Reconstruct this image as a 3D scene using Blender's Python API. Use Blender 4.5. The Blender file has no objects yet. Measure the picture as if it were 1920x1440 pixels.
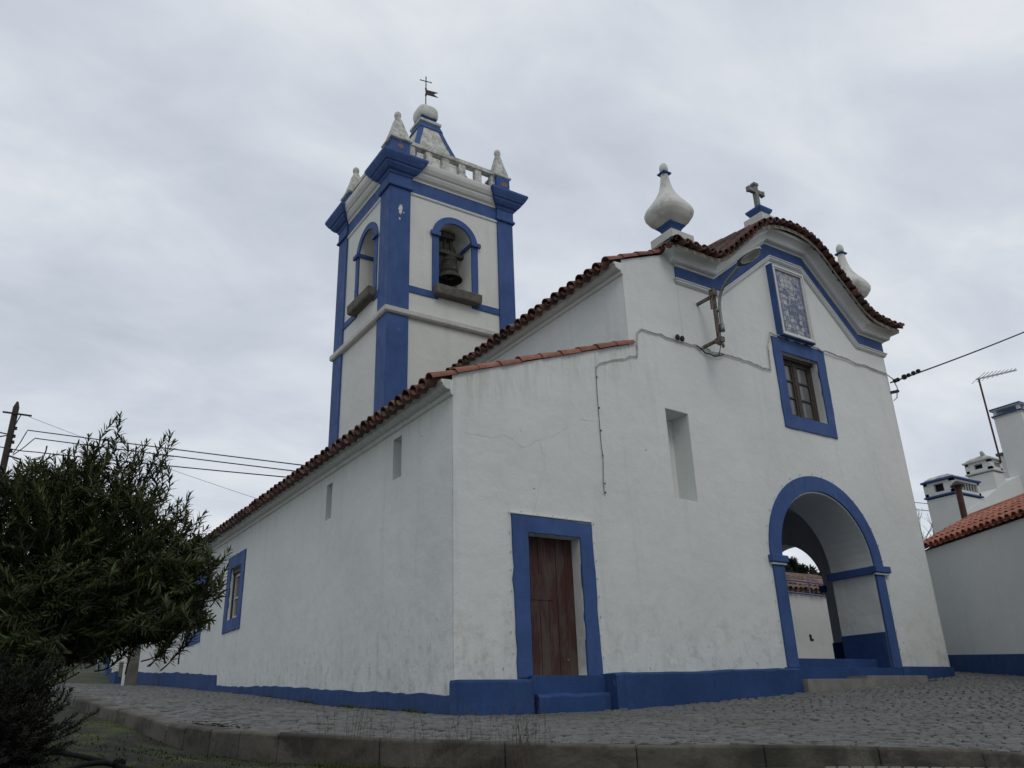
import bpy, bmesh, math, random
import numpy as np
from mathutils import Vector, Matrix
from mathutils.geometry import tessellate_polygon
random.seed(7)
SC = bpy.context.scene
COL = SC.collection
PI = math.pi

# ------------------------------------------------------------------ camera
cam_d = bpy.data.cameras.new("camera")
cam_d.sensor_width = 36.0
cam_d.lens = 29.04
cam_d.clip_start = 0.05
cam_d.clip_end = 2000
cam = bpy.data.objects.new("camera", cam_d)
COL.objects.link(cam)
def cam_rot(yaw, pit, roll):
    f = Vector((math.sin(yaw)*math.cos(pit), math.cos(yaw)*math.cos(pit), math.sin(pit)))
    r = Vector((math.cos(yaw), -math.sin(yaw), 0))
    u = r.cross(f)
    r2 = math.cos(roll)*r + math.sin(roll)*u
    u2 = -math.sin(roll)*r + math.cos(roll)*u
    return Matrix((r2, u2, -f)).transposed()
cam.matrix_world = cam_rot(math.radians(33.717), math.radians(22.012), math.radians(-1.912)).to_4x4()
SC.camera = cam

# ------------------------------------------------------------------ sky and sun
SUN_EL, SUN_AZ = math.radians(48), math.radians(196)      # azimuth from +Y towards +X
w = bpy.data.worlds.new("World"); SC.world = w; w.use_nodes = True
nt = w.node_tree; nt.nodes.clear()
def wn(t, **k):
    n = nt.nodes.new(t)
    for a, b in k.items(): setattr(n, a, b)
    return n
out = wn('ShaderNodeOutputWorld'); bg = wn('ShaderNodeBackground')
sky = wn('ShaderNodeTexSky', sky_type='NISHITA', sun_disc=False, sun_elevation=SUN_EL, sun_rotation=SUN_AZ)
sky.air_density = 1.0; sky.dust_density = 3.0
tc = wn('ShaderNodeTexCoord')
sep = wn('ShaderNodeSeparateXYZ'); nt.links.new(tc.outputs['Generated'], sep.inputs[0])
def wm(op, a, b=None, c=None):
    n = wn('ShaderNodeMath', operation=op)
    for i, v in enumerate((a, b, c)):
        if v is None: continue
        if isinstance(v, (int, float)): n.inputs[i].default_value = v
        else: nt.links.new(v, n.inputs[i])
    return n.outputs[0]
zz = wm('ADD', wm('MAXIMUM', sep.outputs[2], 0.0), 0.28)
cmb = wn('ShaderNodeCombineXYZ')
nt.links.new(wm('DIVIDE', sep.outputs[0], zz), cmb.inputs[0])
nt.links.new(wm('DIVIDE', sep.outputs[1], zz), cmb.inputs[1])
def wnoise(scale, det, rough, off):
    mp = wn('ShaderNodeMapping'); mp.inputs['Location'].default_value = off
    mp.inputs['Rotation'].default_value = (0, 0, 0.5)
    mp.inputs['Scale'].default_value = (1.0, 1.5, 1)
    nt.links.new(cmb.outputs[0], mp.inputs[0])
    n = wn('ShaderNodeTexNoise'); n.inputs['Scale'].default_value = scale
    n.inputs['Detail'].default_value = det; n.inputs['Roughness'].default_value = rough
    n.inputs['Distortion'].default_value = 0.35
    nt.links.new(mp.outputs[0], n.inputs['Vector'])
    return n.outputs[0]
n1 = wnoise(1.0, 5, .5, (3.1, 1.7, 0)); n2 = wnoise(3.6, 7, .56, (7.3, 4.2, 2))
nz = wm('ADD', wm('MULTIPLY', wm('ADD', wm('MULTIPLY', n1, .52), wm('MULTIPLY', n2, .48)), 1.75), -.375)
# brighter, whiter band low over the horizon, greyer towards the zenith
low = wm('MULTIPLY', wm('POWER', wm('SUBTRACT', 1.0, wm('MAXIMUM', sep.outputs[2], 0.0)), 3.0), .17)
rmp = wn('ShaderNodeValToRGB')
el = rmp.color_ramp.elements
el[0].position = .22; el[0].color = (.50, .545, .615, 1)
el[1].position = .92; el[1].color = (.90, .915, .93, 1)
e = el.new(.45); e.color = (.60, .645, .715, 1)
e = el.new(.66); e.color = (.725, .755, .80, 1)
nt.links.new(wm('ADD', nz, low), rmp.inputs[0])
hs = wn('ShaderNodeVectorMath', operation='SCALE'); hs.inputs['Scale'].default_value = .085
nt.links.new(sky.outputs[0], hs.inputs[0])
mx = wn('ShaderNodeMix', data_type='RGBA'); mx.inputs[0].default_value = .92
# sky dimmed behind the camera, added to lower the light on the walls
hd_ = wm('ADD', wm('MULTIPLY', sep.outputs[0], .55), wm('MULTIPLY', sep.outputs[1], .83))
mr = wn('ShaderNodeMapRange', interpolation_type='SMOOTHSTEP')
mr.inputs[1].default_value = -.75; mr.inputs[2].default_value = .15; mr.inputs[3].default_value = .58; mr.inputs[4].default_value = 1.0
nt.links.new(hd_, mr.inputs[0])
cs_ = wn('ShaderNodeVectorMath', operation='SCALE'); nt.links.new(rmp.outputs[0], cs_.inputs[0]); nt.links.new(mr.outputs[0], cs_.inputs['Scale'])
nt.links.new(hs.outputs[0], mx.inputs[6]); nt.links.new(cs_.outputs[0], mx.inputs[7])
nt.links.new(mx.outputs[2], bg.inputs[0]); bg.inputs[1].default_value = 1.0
nt.links.new(bg.outputs[0], out.inputs[0])
sd = bpy.data.lights.new("sun", 'SUN'); sd.energy = .58; sd.angle = math.radians(25); sd.color = (1, .96, .9)
so = bpy.data.objects.new("sun", sd); COL.objects.link(so)
sv = Vector((math.sin(SUN_AZ)*math.cos(SUN_EL), math.cos(SUN_AZ)*math.cos(SUN_EL), math.sin(SUN_EL)))
so.rotation_euler = sv.to_track_quat('Z', 'Y').to_euler()
SC.view_settings.view_transform = 'Standard'; SC.view_settings.look = 'None'
SC.view_settings.gamma = 1.0; SC.view_settings.exposure = 0.10
SC.render.engine = 'CYCLES'
SC.cycles.max_bounces = 6; SC.cycles.diffuse_bounces = 4

# ------------------------------------------------------------------ materials
class NT:
    def __init__(s, name):
        s.m = bpy.data.materials.new(name); s.m.use_nodes = True
        s.t = s.m.node_tree; s.t.nodes.clear()
        s.o = s.n('ShaderNodeOutputMaterial'); s.b = s.n('ShaderNodeBsdfPrincipled')
        s.t.links.new(s.b.outputs[0], s.o.inputs[0])
        s.tc = s.n('ShaderNodeTexCoord')
    def n(s, t, **k):
        n = s.t.nodes.new(t)
        for a, b in k.items(): setattr(n, a, b)
        return n
    def l(s, a, b): s.t.links.new(a, b)
    def setin(s, inp, v):
        if hasattr(v, 'links') or isinstance(v, bpy.types.NodeSocket): s.l(v, inp)
        else: inp.default_value = v
    def noise(s, scale, det=4, rough=.5, stretch=(1, 1, 1), dist=0.0, off=(0, 0, 0)):
        mp = s.n('ShaderNodeMapping'); mp.inputs['Scale'].default_value = stretch
        mp.inputs['Location'].default_value = off
        s.l(s.tc.outputs['Object'], mp.inputs[0])
        n = s.n('ShaderNodeTexNoise'); n.inputs['Scale'].default_value = scale
        n.inputs['Detail'].default_value = det; n.inputs['Roughness'].default_value = rough
        n.inputs['Distortion'].default_value = dist
        s.l(mp.outputs[0], n.inputs['Vector'])
        return n.outputs[0]
    def math(s, op, a, b=None, c=None):
        n = s.n('ShaderNodeMath', operation=op)
        for i, v in enumerate((a, b, c)):
            if v is not None: s.setin(n.inputs[i], v)
        return n.outputs[0]
    def ramp(s, v, lo, hi, a=0.0, b=1.0):
        n = s.n('ShaderNodeMapRange'); n.inputs[1].default_value = lo; n.inputs[2].default_value = hi
        n.inputs[3].default_value = a; n.inputs[4].default_value = b
        s.l(v, n.inputs[0]); return n.outputs[0]
    def mix(s, f, a, b, mode='MIX'):
        n = s.n('ShaderNodeMix', data_type='RGBA', blend_type=mode)
        s.setin(n.inputs[0], f)
        for i, v in ((6, a), (7, b)):
            s.setin(n.inputs[i], v if not isinstance(v, tuple) else (*v[:3], 1))
        return n.outputs[2]
    def attr(s, name):
        n = s.n('ShaderNodeAttribute', attribute_name=name); return n.outputs['Color']
    def pos(s):
        n = s.n('ShaderNodeSeparateXYZ'); s.l(s.tc.outputs['Object'], n.inputs[0]); return n.outputs
    def bump(s, h, strength=.3, dist=.02, normal=None):
        n = s.n('ShaderNodeBump'); n.inputs['Strength'].default_value = strength
        n.inputs['Distance'].default_value = dist
        s.l(h, n.inputs['Height'])
        if normal is not None: s.l(normal, n.inputs['Normal'])
        s.l(n.outputs[0], s.b.inputs['Normal']); return n.outputs[0]
    def bevel(s, r):
        n = s.n('ShaderNodeBevel'); n.samples = 3; n.inputs[0].default_value = r; return n.outputs[0]
    def col(s, v): s.setin(s.b.inputs['Base Color'], v if not isinstance(v, tuple) else (*v[:3], 1))
    def rough(s, v): s.setin(s.b.inputs['Roughness'], v)

def mat_plaster(name, base, stain=1.0, dirt_h=None, bev=.03, relief=.5):
    m = NT(name)
    big = m.noise(.55, 5, .6, off=(2, 7, 1)); med = m.noise(2.4, 6, .62); streak = m.noise(1.0, 5, .6, (3.2, 3.2, .28), .3)
    c = m.mix(m.ramp(big, .35, .7), tuple(x*.93 for x in base), tuple(min(1, x*1.03) for x in base))
    c = m.mix(m.math('MULTIPLY', m.ramp(med, .52, .78), .30*stain), c, tuple(x*y for x, y in zip(base, (.80, .83, .80))))
    c = m.mix(m.math('MULTIPLY', m.ramp(streak, .56, .80), .40*stain), c, tuple(x*y for x, y in zip(base, (.66, .69, .65))))
    # small chips and pits
    vor = m.n('ShaderNodeTexVoronoi'); vor.inputs['Scale'].default_value = 2.3
    m.l(m.tc.outputs['Object'], vor.inputs['Vector'])
    chip = m.math('LESS_THAN', vor.outputs['Distance'], .035)
    chip = m.math('MULTIPLY', chip, m.math('GREATER_THAN', m.noise(.9, 2, off=(5, 5, 5)), .53))
    c = m.mix(m.math('MULTIPLY', chip, .75*min(1, stain)), c, (.12, .11, .10))
    fine = m.noise(48, 3, .6); mid = m.noise(7, 5, .65); wav = m.noise(1.6, 3, .5)
    if dirt_h is not None:
        p_ = m.pos(); dd = m.math('SUBTRACT', m.math('ADD', m.math('MULTIPLY', p_[0], .363), 2.72), p_[2])
        run = m.noise(2.2, 6, .68, (4.5, 4.5, .5), .2, (8, 3, 5))
        mk = m.math('MULTIPLY', m.math('MULTIPLY', m.ramp(dd, .0, .75, 1, 0), m.math('MULTIPLY', m.math('GREATER_THAN', dd, -.02), m.math('LESS_THAN', p_[0], 9.3))), m.ramp(run, .46, .66))
        c = m.mix(m.math('MULTIPLY', mk, .5), c, (.33, .37, .29))
        run2 = m.noise(1.5, 7, .72, (2.4, 2.4, .6), .3, (1, 9, 2))
        c = m.mix(m.math('MULTIPLY', m.math('MULTIPLY', m.ramp(p_[2], .3, 1.7, 1, 0), m.ramp(run2, .50, .70)), .55), c, (.34, .36, .33))
        z = m.pos()[2]
        spl = m.noise(5.5, 6, .7, off=(1, 1, 4))
        low = m.ramp(z, dirt_h[0], dirt_h[1], 1.0, 0.0)
        msk = m.math('MULTIPLY', m.math('MULTIPLY', low, m.ramp(spl, .50, .66)), .65)
        c = m.mix(msk, c, (.36, .34, .28))
        sp2 = m.noise(17, 4, .6, (1, 1, .7), off=(9, 2, 0))
        msk = m.math('MULTIPLY', m.math('MULTIPLY', low, m.ramp(sp2, .64, .70)), .8)
        c = m.mix(msk, c, (.14, .13, .11))
    m.col(c); m.rough(.95); m.b.inputs['Specular IOR Level'].default_value = .15
    h = m.math('ADD', m.math('MULTIPLY', fine, .22), m.math('ADD', m.math('MULTIPLY', mid, .5), m.math('MULTIPLY', wav, 1.6)))
    m.bump(h, relief, .035, m.bevel(bev) if bev else None)
    return m.m

def mat_paint(name, base, worn=(.5, .52, .55), amount=1.0, spots=(.13, .15)):
    m = NT(name)
    big = m.noise(1.3, 5, .6); med = m.noise(6, 6, .65, (1, 1, .5)); fine = m.noise(40, 3)
    c = m.mix(m.ramp(big, .3, .7), tuple(x*.82 for x in base), tuple(x*1.14 for x in base))
    c = m.mix(m.math('MULTIPLY', m.ramp(med, .55, .8), .35*amount), c, tuple(x*.6 for x in base))
    chalk = m.noise(2.2, 7, .7, (1, 1, .45), off=(6, 1, 3))
    c = m.mix(m.math('MULTIPLY', m.ramp(chalk, .50, .70), .32), c, tuple(min(1, x*1.35+.03) for x in base))
    run = m.noise(2.0, 6, .7, (5, 5, .35), off=(2, 8, 1))
    c = m.mix(m.math('MULTIPLY', m.ramp(run, .56, .74), .45*amount), c, tuple(x*.5+.008 for x in base))
    chips = m.noise(3.6, 8, .75, off=(4, 9, 2))
    c = m.mix(m.math('MULTIPLY', m.ramp(chips, .665-.05*(amount > 1), .69-.05*(amount > 1)), min(1, .7*amount)), c, worn)
    m.col(c); m.rough(m.ramp(med, .3, .7, .6, .85)); m.b.inputs['Specular IOR Level'].default_value = .25
    h = m.math('ADD', m.math('MULTIPLY', fine, .25), m.math('MULTIPLY', m.noise(7, 5, .65), .7))
    m.bump(h, .45, .03, m.bevel(.02))
    return m.m

def mat_stone(name, a, b, scale=4, lich=None, bump=.6, bev=.02):
    m = NT(name)
    n = m.noise(scale, 7, .65); f = m.noise(scale*9, 4, .6)
    c = m.mix(m.ramp(n, .35, .68), a, b)
    c = m.mix(m.math('MULTIPLY', m.ramp(f, .5, .75), .4), c, tuple(x*.55 for x in a))
    if lich: c = m.mix(m.math('MULTIPLY', m.ramp(m.noise(scale*1.7, 6, .7, off=(3, 3, 3)), .55, .68), .7), c, lich)
    m.col(c); m.rough(.92)
    m.bump(m.math('ADD', n, m.math('MULTIPLY', f, .4)), bump, .03, m.bevel(bev))
    return m.m

def mat_tile(name, k=1.0):
    m = NT(name)
    t = m.attr('tint'); n = m.noise(9, 6, .7); l = m.noise(4.2, 7, .7, off=(5, 1, 8))
    c = m.mix(m.math('MULTIPLY', m.ramp(n, .45, .75), .55*k), t, (.05, .032, .026))
    c = m.mix(m.math('MULTIPLY', m.ramp(l, .58, .68), .6*k), c, (.075, .075, .06))
    m.col(c); m.rough(m.ramp(n, .3, .7, .55, .9)); m.bump(m.noise(60, 4, .6), .25, .01)
    return m.m

def mat_simple(name, base, rough=.7, metal=0.0, var=.25, scale=12, bump=.15, spec=.4):
    m = NT(name); n = m.noise(scale, 5, .6)
    m.col(m.mix(m.ramp(n, .3, .7), tuple(x*(1-var) for x in base), tuple(min(1, x*(1+var)) for x in base)))
    m.rough(rough); m.b.inputs['Metallic'].default_value = metal; m.b.inputs['Specular IOR Level'].default_value = spec
    if bump: m.bump(m.noise(scale*4, 3), bump, .01)
    return m.m

def mat_leaf(name, rough=.55):
    m = NT(name); m.col(m.attr('tint')); m.rough(rough); m.b.inputs['Specular IOR Level'].default_value = .3
    return m.m

WHITE = (.70, .73, .715)
M = {}
M['plaster'] = mat_plaster('whitewashed_plaster', WHITE, 1.0, (.0, 2.0))
M['plaster_tower'] = mat_plaster('tower_plaster', (.69, .705, .67), .9)
M['plaster_in'] = mat_plaster('porch_plaster', (.66, .655, .63), 1.0)
M['plaster_old'] = mat_plaster('lichen_whitewash', (.60, .605, .565), 2.2, None, .03, .8)
m = NT('mossy_whitewash')
a = m.noise(5, 8, .72); b = m.noise(16, 6, .7)
c = m.mix(m.ramp(a, .42, .64), (.62, .625, .59), (.29, .295, .255))
c = m.mix(m.math('MULTIPLY', m.ramp(b, .55, .68), .6), c, (.10, .10, .085))
m.col(c); m.rough(.95); m.bump(b, .6, .03, m.bevel(.025)); M['mossy'] = m.m
M['plaster_clean'] = mat_plaster('house_plaster', (.70, .715, .70), .8, None, .03, .35)
M['blue'] = mat_paint('blue_limewash', (.047, .096, .255), (.45, .46, .5), .8)
M['blue_low'] = mat_paint('blue_plinth_paint', (.025, .064, .185), (.16, .17, .2), .9)
M['blue_chip'] = mat_paint('chipped_blue_paint', (.045, .095, .26), (.30, .17, .12), 1.6)
M['brick_patch'] = mat_stone('exposed_masonry', (.20, .09, .07), (.26, .22, .19), 14)
M['granite'] = mat_stone('granite_sill', (.16, .15, .125), (.075, .07, .058), 5, (.05, .05, .04), .9)
M['step'] = mat_stone('granite_step', (.25, .245, .23), (.17, .165, .15), 4)
m = NT('stained_finial_whitewash')
a = m.noise(3.2, 7, .68, (1, 1, .55)); b = m.noise(11, 6, .7)
c = m.mix(m.ramp(a, .50, .70), (.64, .645, .61), (.36, .365, .33)); c = m.mix(m.math('MULTIPLY', m.ramp(b, .60, .72), .6), c, (.15, .15, .13))
m.col(c); m.rough(.95); m.bump(m.math('ADD', a, m.math('MULTIPLY', b, .5)), .5, .03); M['finial'] = m.m
M['cross'] = mat_stone('grey_stone_cross', (.26, .27, .26), (.15, .155, .15), 7)
M['concrete'] = mat_stone('old_concrete', (.17, .165, .15), (.08, .08, .072), 2.5)
m = NT('kerb_concrete')
a = m.noise(2.6, 7, .66); b = m.noise(30, 4, .65); s_ = m.noise(1.5, 6, .68, (1.0, 1.0, 1.6), .3, (4, 4, 0))
c = m.mix(m.ramp(a, .35, .68), (.135, .124, .104), (.070, .065, .053))
c = m.mix(m.math('MULTIPLY', m.ramp(s_, .46, .58), .8), c, (.022, .021, .017))
c = m.mix(m.math('MULTIPLY', m.ramp(m.noise(6, 6, .7, off=(7, 3, 1)), .58, .68), .5), c, (.05, .06, .025))
c = m.mix(m.math('MULTIPLY', m.ramp(b, .5, .75), .35), c, (.07, .068, .06))
m.col(c); m.rough(.95); m.bump(m.math('ADD', a, m.math('MULTIPLY', b, .35)), .8, .02, m.bevel(.02)); M['kerb'] = m.m
M['tile'] = mat_tile('aged_roof_tile'); M['tile_new'] = mat_tile('new_roof_tile', .35)
M['mortar'] = mat_simple('roof_mortar', (.30, .27, .23), .95, 0, .3, 14, .3)
M['roofbase'] = mat_simple('roof_bed', (.10, .06, .045), .9, 0, .3)
m = NT('weathered_red_door')
x = m.pos()
grain = m.noise(4, 6, .7, (9, 9, .55), .2); patch = m.noise(1.7, 6, .7, (2.6, 2.6, .6), .3, (1.3, 0, .35))
c = m.mix(m.ramp(grain, .35, .7), (.066, .021, .018), (.038, .013, .012))
c = m.mix(m.math('MULTIPLY', m.ramp(patch, .46, .60), .85), c, (.078, .062, .050))
c = m.mix(m.math('MULTIPLY', m.ramp(m.noise(3, 7, .75, (7, 7, .4), 0, (7, 7, 7)), .60, .68), .9), c, (.022, .014, .012))
m.col(c); m.rough(.8); m.bump(grain, .5, .02); M['door'] = m.m
M['wood_dark'] = mat_simple('dark_brown_wood', (.055, .045, .035), .7, 0, .3, 20, .3)
M['wood_white'] = mat_simple('white_window_paint', (.5, .5, .48), .5, 0, .1)
M['wood_beam'] = mat_stone('weathered_beam', (.10, .09, .08), (.05, .045, .04), 10)
m = NT('window_glass'); m.col(m.mix(m.ramp(m.noise(1.3, 2), .3, .7), (.10, .105, .11), (.16, .165, .17))); m.rough(.12); m.b.inputs['Specular IOR Level'].default_value = .6
M['glass'] = m.m
M['dark'] = mat_simple('dark_opening', (.012, .012, .013), .9, 0, .2, 5, 0)
M['bronze'] = mat_stone('bell_bronze', (.055, .05, .042), (.03, .03, .028), 9, (.16, .17, .165), .3)
M['iron'] = mat_simple('wrought_iron', (.03, .03, .033), .6, .3, .3, 20, .2)
M['pennant'] = mat_simple('vane_sheet', (.028, .022, .022), .6, .2, .3, 6, .1)
m = NT('rusty_painted_iron'); a = m.noise(22, 6, .75, (1, 1, .5))
m.col(m.mix(m.ramp(a, .48, .56), (.17, .155, .135), (.07, .032, .018))); m.rough(.85); m.bump(a, .6, .01); M['rust'] = m.m
M['galv'] = mat_simple('galvanised_pipe', (.22, .25, .25), .45, .6, .2, 15, .1)
M['lampshell'] = mat_simple('lamp_housing', (.30, .31, .30), .5, .2, .15)
m = NT('lamp_lens'); m.col((.42, .44, .40)); m.rough(.15); m.b.inputs['Transmission Weight'].default_value = .35; M['lens'] = m.m
M['cable'] = mat_simple('black_cable', (.02, .02, .022), .6, 0, .2)
M['cable_white'] = mat_simple('limewashed_cable', (.46, .46, .44), .9, 0, .45, 14, .2)
M['pole'] = mat_stone('creosoted_pole', (.05, .042, .036), (.028, .024, .022), 12)
M['terracotta'] = mat_simple('brown_flue_paint', (.075, .028, .024), .6, .2, .3)
M['alu'] = mat_simple('antenna_aluminium', (.42, .43, .44), .4, .7, .1)
M['hose'] = mat_simple('black_hose', (.012, .012, .012), .85, 0, .2, 12, .15, .15)
M['bark'] = mat_stone('dark_bark', (.07, .058, .045), (.035, .03, .024), 14)
M['dry'] = mat_simple('dry_stalk', (.085, .07, .05), .9, 0, .3)
M['twig'] = mat_stone('green_brown_twig', (.035, .04, .02), (.02, .022, .012), 14)
M['leaf'] = mat_leaf('oleander_leaf', .5); M['leaf2'] = mat_leaf('shrub_leaf', .7)
M['purple'] = mat_simple('lilac_railing_paint', (.16, .13, .26), .5, .2, .2)
# glazed tile picture
m = NT('glazed_tile_picture')
px = m.pos()
U = m.ramp(px[0], 13.50, 14.34, 0, 1); V = m.ramp(px[2], 7.34, 8.83, 0, 1)
n1_ = m.noise(6.5, 6, .7, (1, 1, 1), .8); n2_ = m.noise(15, 5, .75, off=(3, 2, 1)); n3_ = m.noise(4, 3, .6, off=(8, 2, 4))
c = m.mix(m.ramp(n1_, .43, .56), (.055, .085, .21), (.47, .49, .50))
c = m.mix(m.math('MULTIPLY', m.ramp(n2_, .52, .58), .65), c, (.075, .08, .11))
du = m.math('ABSOLUTE', m.math('SUBTRACT', U, .55)); dv = m.math('ABSOLUTE', m.math('SUBTRACT', V, .42))
fig = m.math('ADD', m.math('MULTIPLY', m.math('MULTIPLY', du, du), 45), m.math('MULTIPLY', m.math('MULTIPLY', dv, dv), 26))
c = m.mix(m.math('MULTIPLY', m.ramp(m.math('ADD', fig, m.math('MULTIPLY', n3_, .8)), 1.0, 1.3, 1, 0), .7), c, (.06, .085, .19))
tri = m.math('ADD', m.math('MULTIPLY', m.math('ABSOLUTE', m.math('SUBTRACT', U, .47)), .62), V)
tm = m.math('MULTIPLY', m.math('LESS_THAN', tri, .965), m.math('GREATER_THAN', V, .76))
c = m.mix(m.math('MULTIPLY', tm, .8), c, (.40, .44, .47))
side = m.math('ADD', m.math('LESS_THAN', U, .12), m.math('GREATER_THAN', U, .86))
c = m.mix(m.math('MULTIPLY', m.math('MULTIPLY', side, m.ramp(n2_, .35, .5)), .7), c, (.11, .13, .22))
fu = m.math('ABSOLUTE', m.math('SUBTRACT', m.math('FRACT', m.math('MULTIPLY', U, 6)), .5))
fv = m.math('ABSOLUTE', m.math('SUBTRACT', m.math('FRACT', m.math('MULTIPLY', V, 11)), .5))
jt = m.math('MAXIMUM', m.ramp(fu, .43, .47), m.ramp(fv, .43, .47))
c = m.mix(m.math('MULTIPLY', jt, m.ramp(n1_, .35, .55, .45, 1)), c, (.055, .046, .038))
c = m.mix(m.math('MULTIPLY', m.ramp(m.noise(8, 6, .7, off=(2, 6, 6)), .56, .62), m.ramp(V, .0, .75, .85, .2)), c, (.10, .085, .055))
m.col(c); m.rough(.3); M['azulejo'] = m.m
# stones of the street
m = NT('granite_setts')
t = m.attr('tint'); n = m.noise(22, 5, .65); bg_ = m.noise(.5, 4, .6)
c = m.mix(m.math('MULTIPLY', m.ramp(n, .4, .7), .35), t, (.075, .078, .078))
c = m.mix(m.math('MULTIPLY', m.ramp(bg_, .50, .68), .5), c, (.080, .086, .062))
c = m.mix(m.math('MULTIPLY', m.ramp(m.noise(.9, 5, .65, off=(4, 1, 0)), .54, .70), .45), c, (.165, .165, .16))
m.col(c); m.rough(m.ramp(n, .3, .7, .62, .85)); m.bump(n, .5, .012); M['setts'] = m.m
m = NT('sett_joints')
n = m.noise(1.2, 5, .7); f = m.noise(30, 4, .6)
c = m.mix(m.ramp(n, .42, .58), (.026, .025, .020), (.050, .070, .018)); c = m.mix(m.math('MULTIPLY', f, .4), c, (.02, .02, .017))
m.col(c); m.rough(1); m.bump(f, .6, .01); M['joint'] = m.m
m = NT('mossy_earth')
n = m.noise(1.9, 7, .72, dist=.3); f = m.noise(24, 5, .7)
c = m.mix(m.ramp(n, .47, .60), (.015, .013, .009), (.050, .072, .009)); c = m.mix(m.math('MULTIPLY', m.ramp(f, .5, .7), .5), c, (.014, .016, .006))
m.col(c); m.rough(1); m.bump(f, .9, .03); M['earth'] = m.m
m = NT('scrub_hillside')
n = m.noise(.25, 6, .7); f = m.noise(1.6, 6, .7)
c = m.mix(m.ramp(n, .42, .6), (.05, .036, .022), (.026, .040, .014)); c = m.mix(m.math('MULTIPLY', m.ramp(f, .45, .7), .6), c, (.012, .014, .008))
m.col(c); m.rough(1); m.bump(f, 1, .2); M['hill'] = m.m

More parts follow.
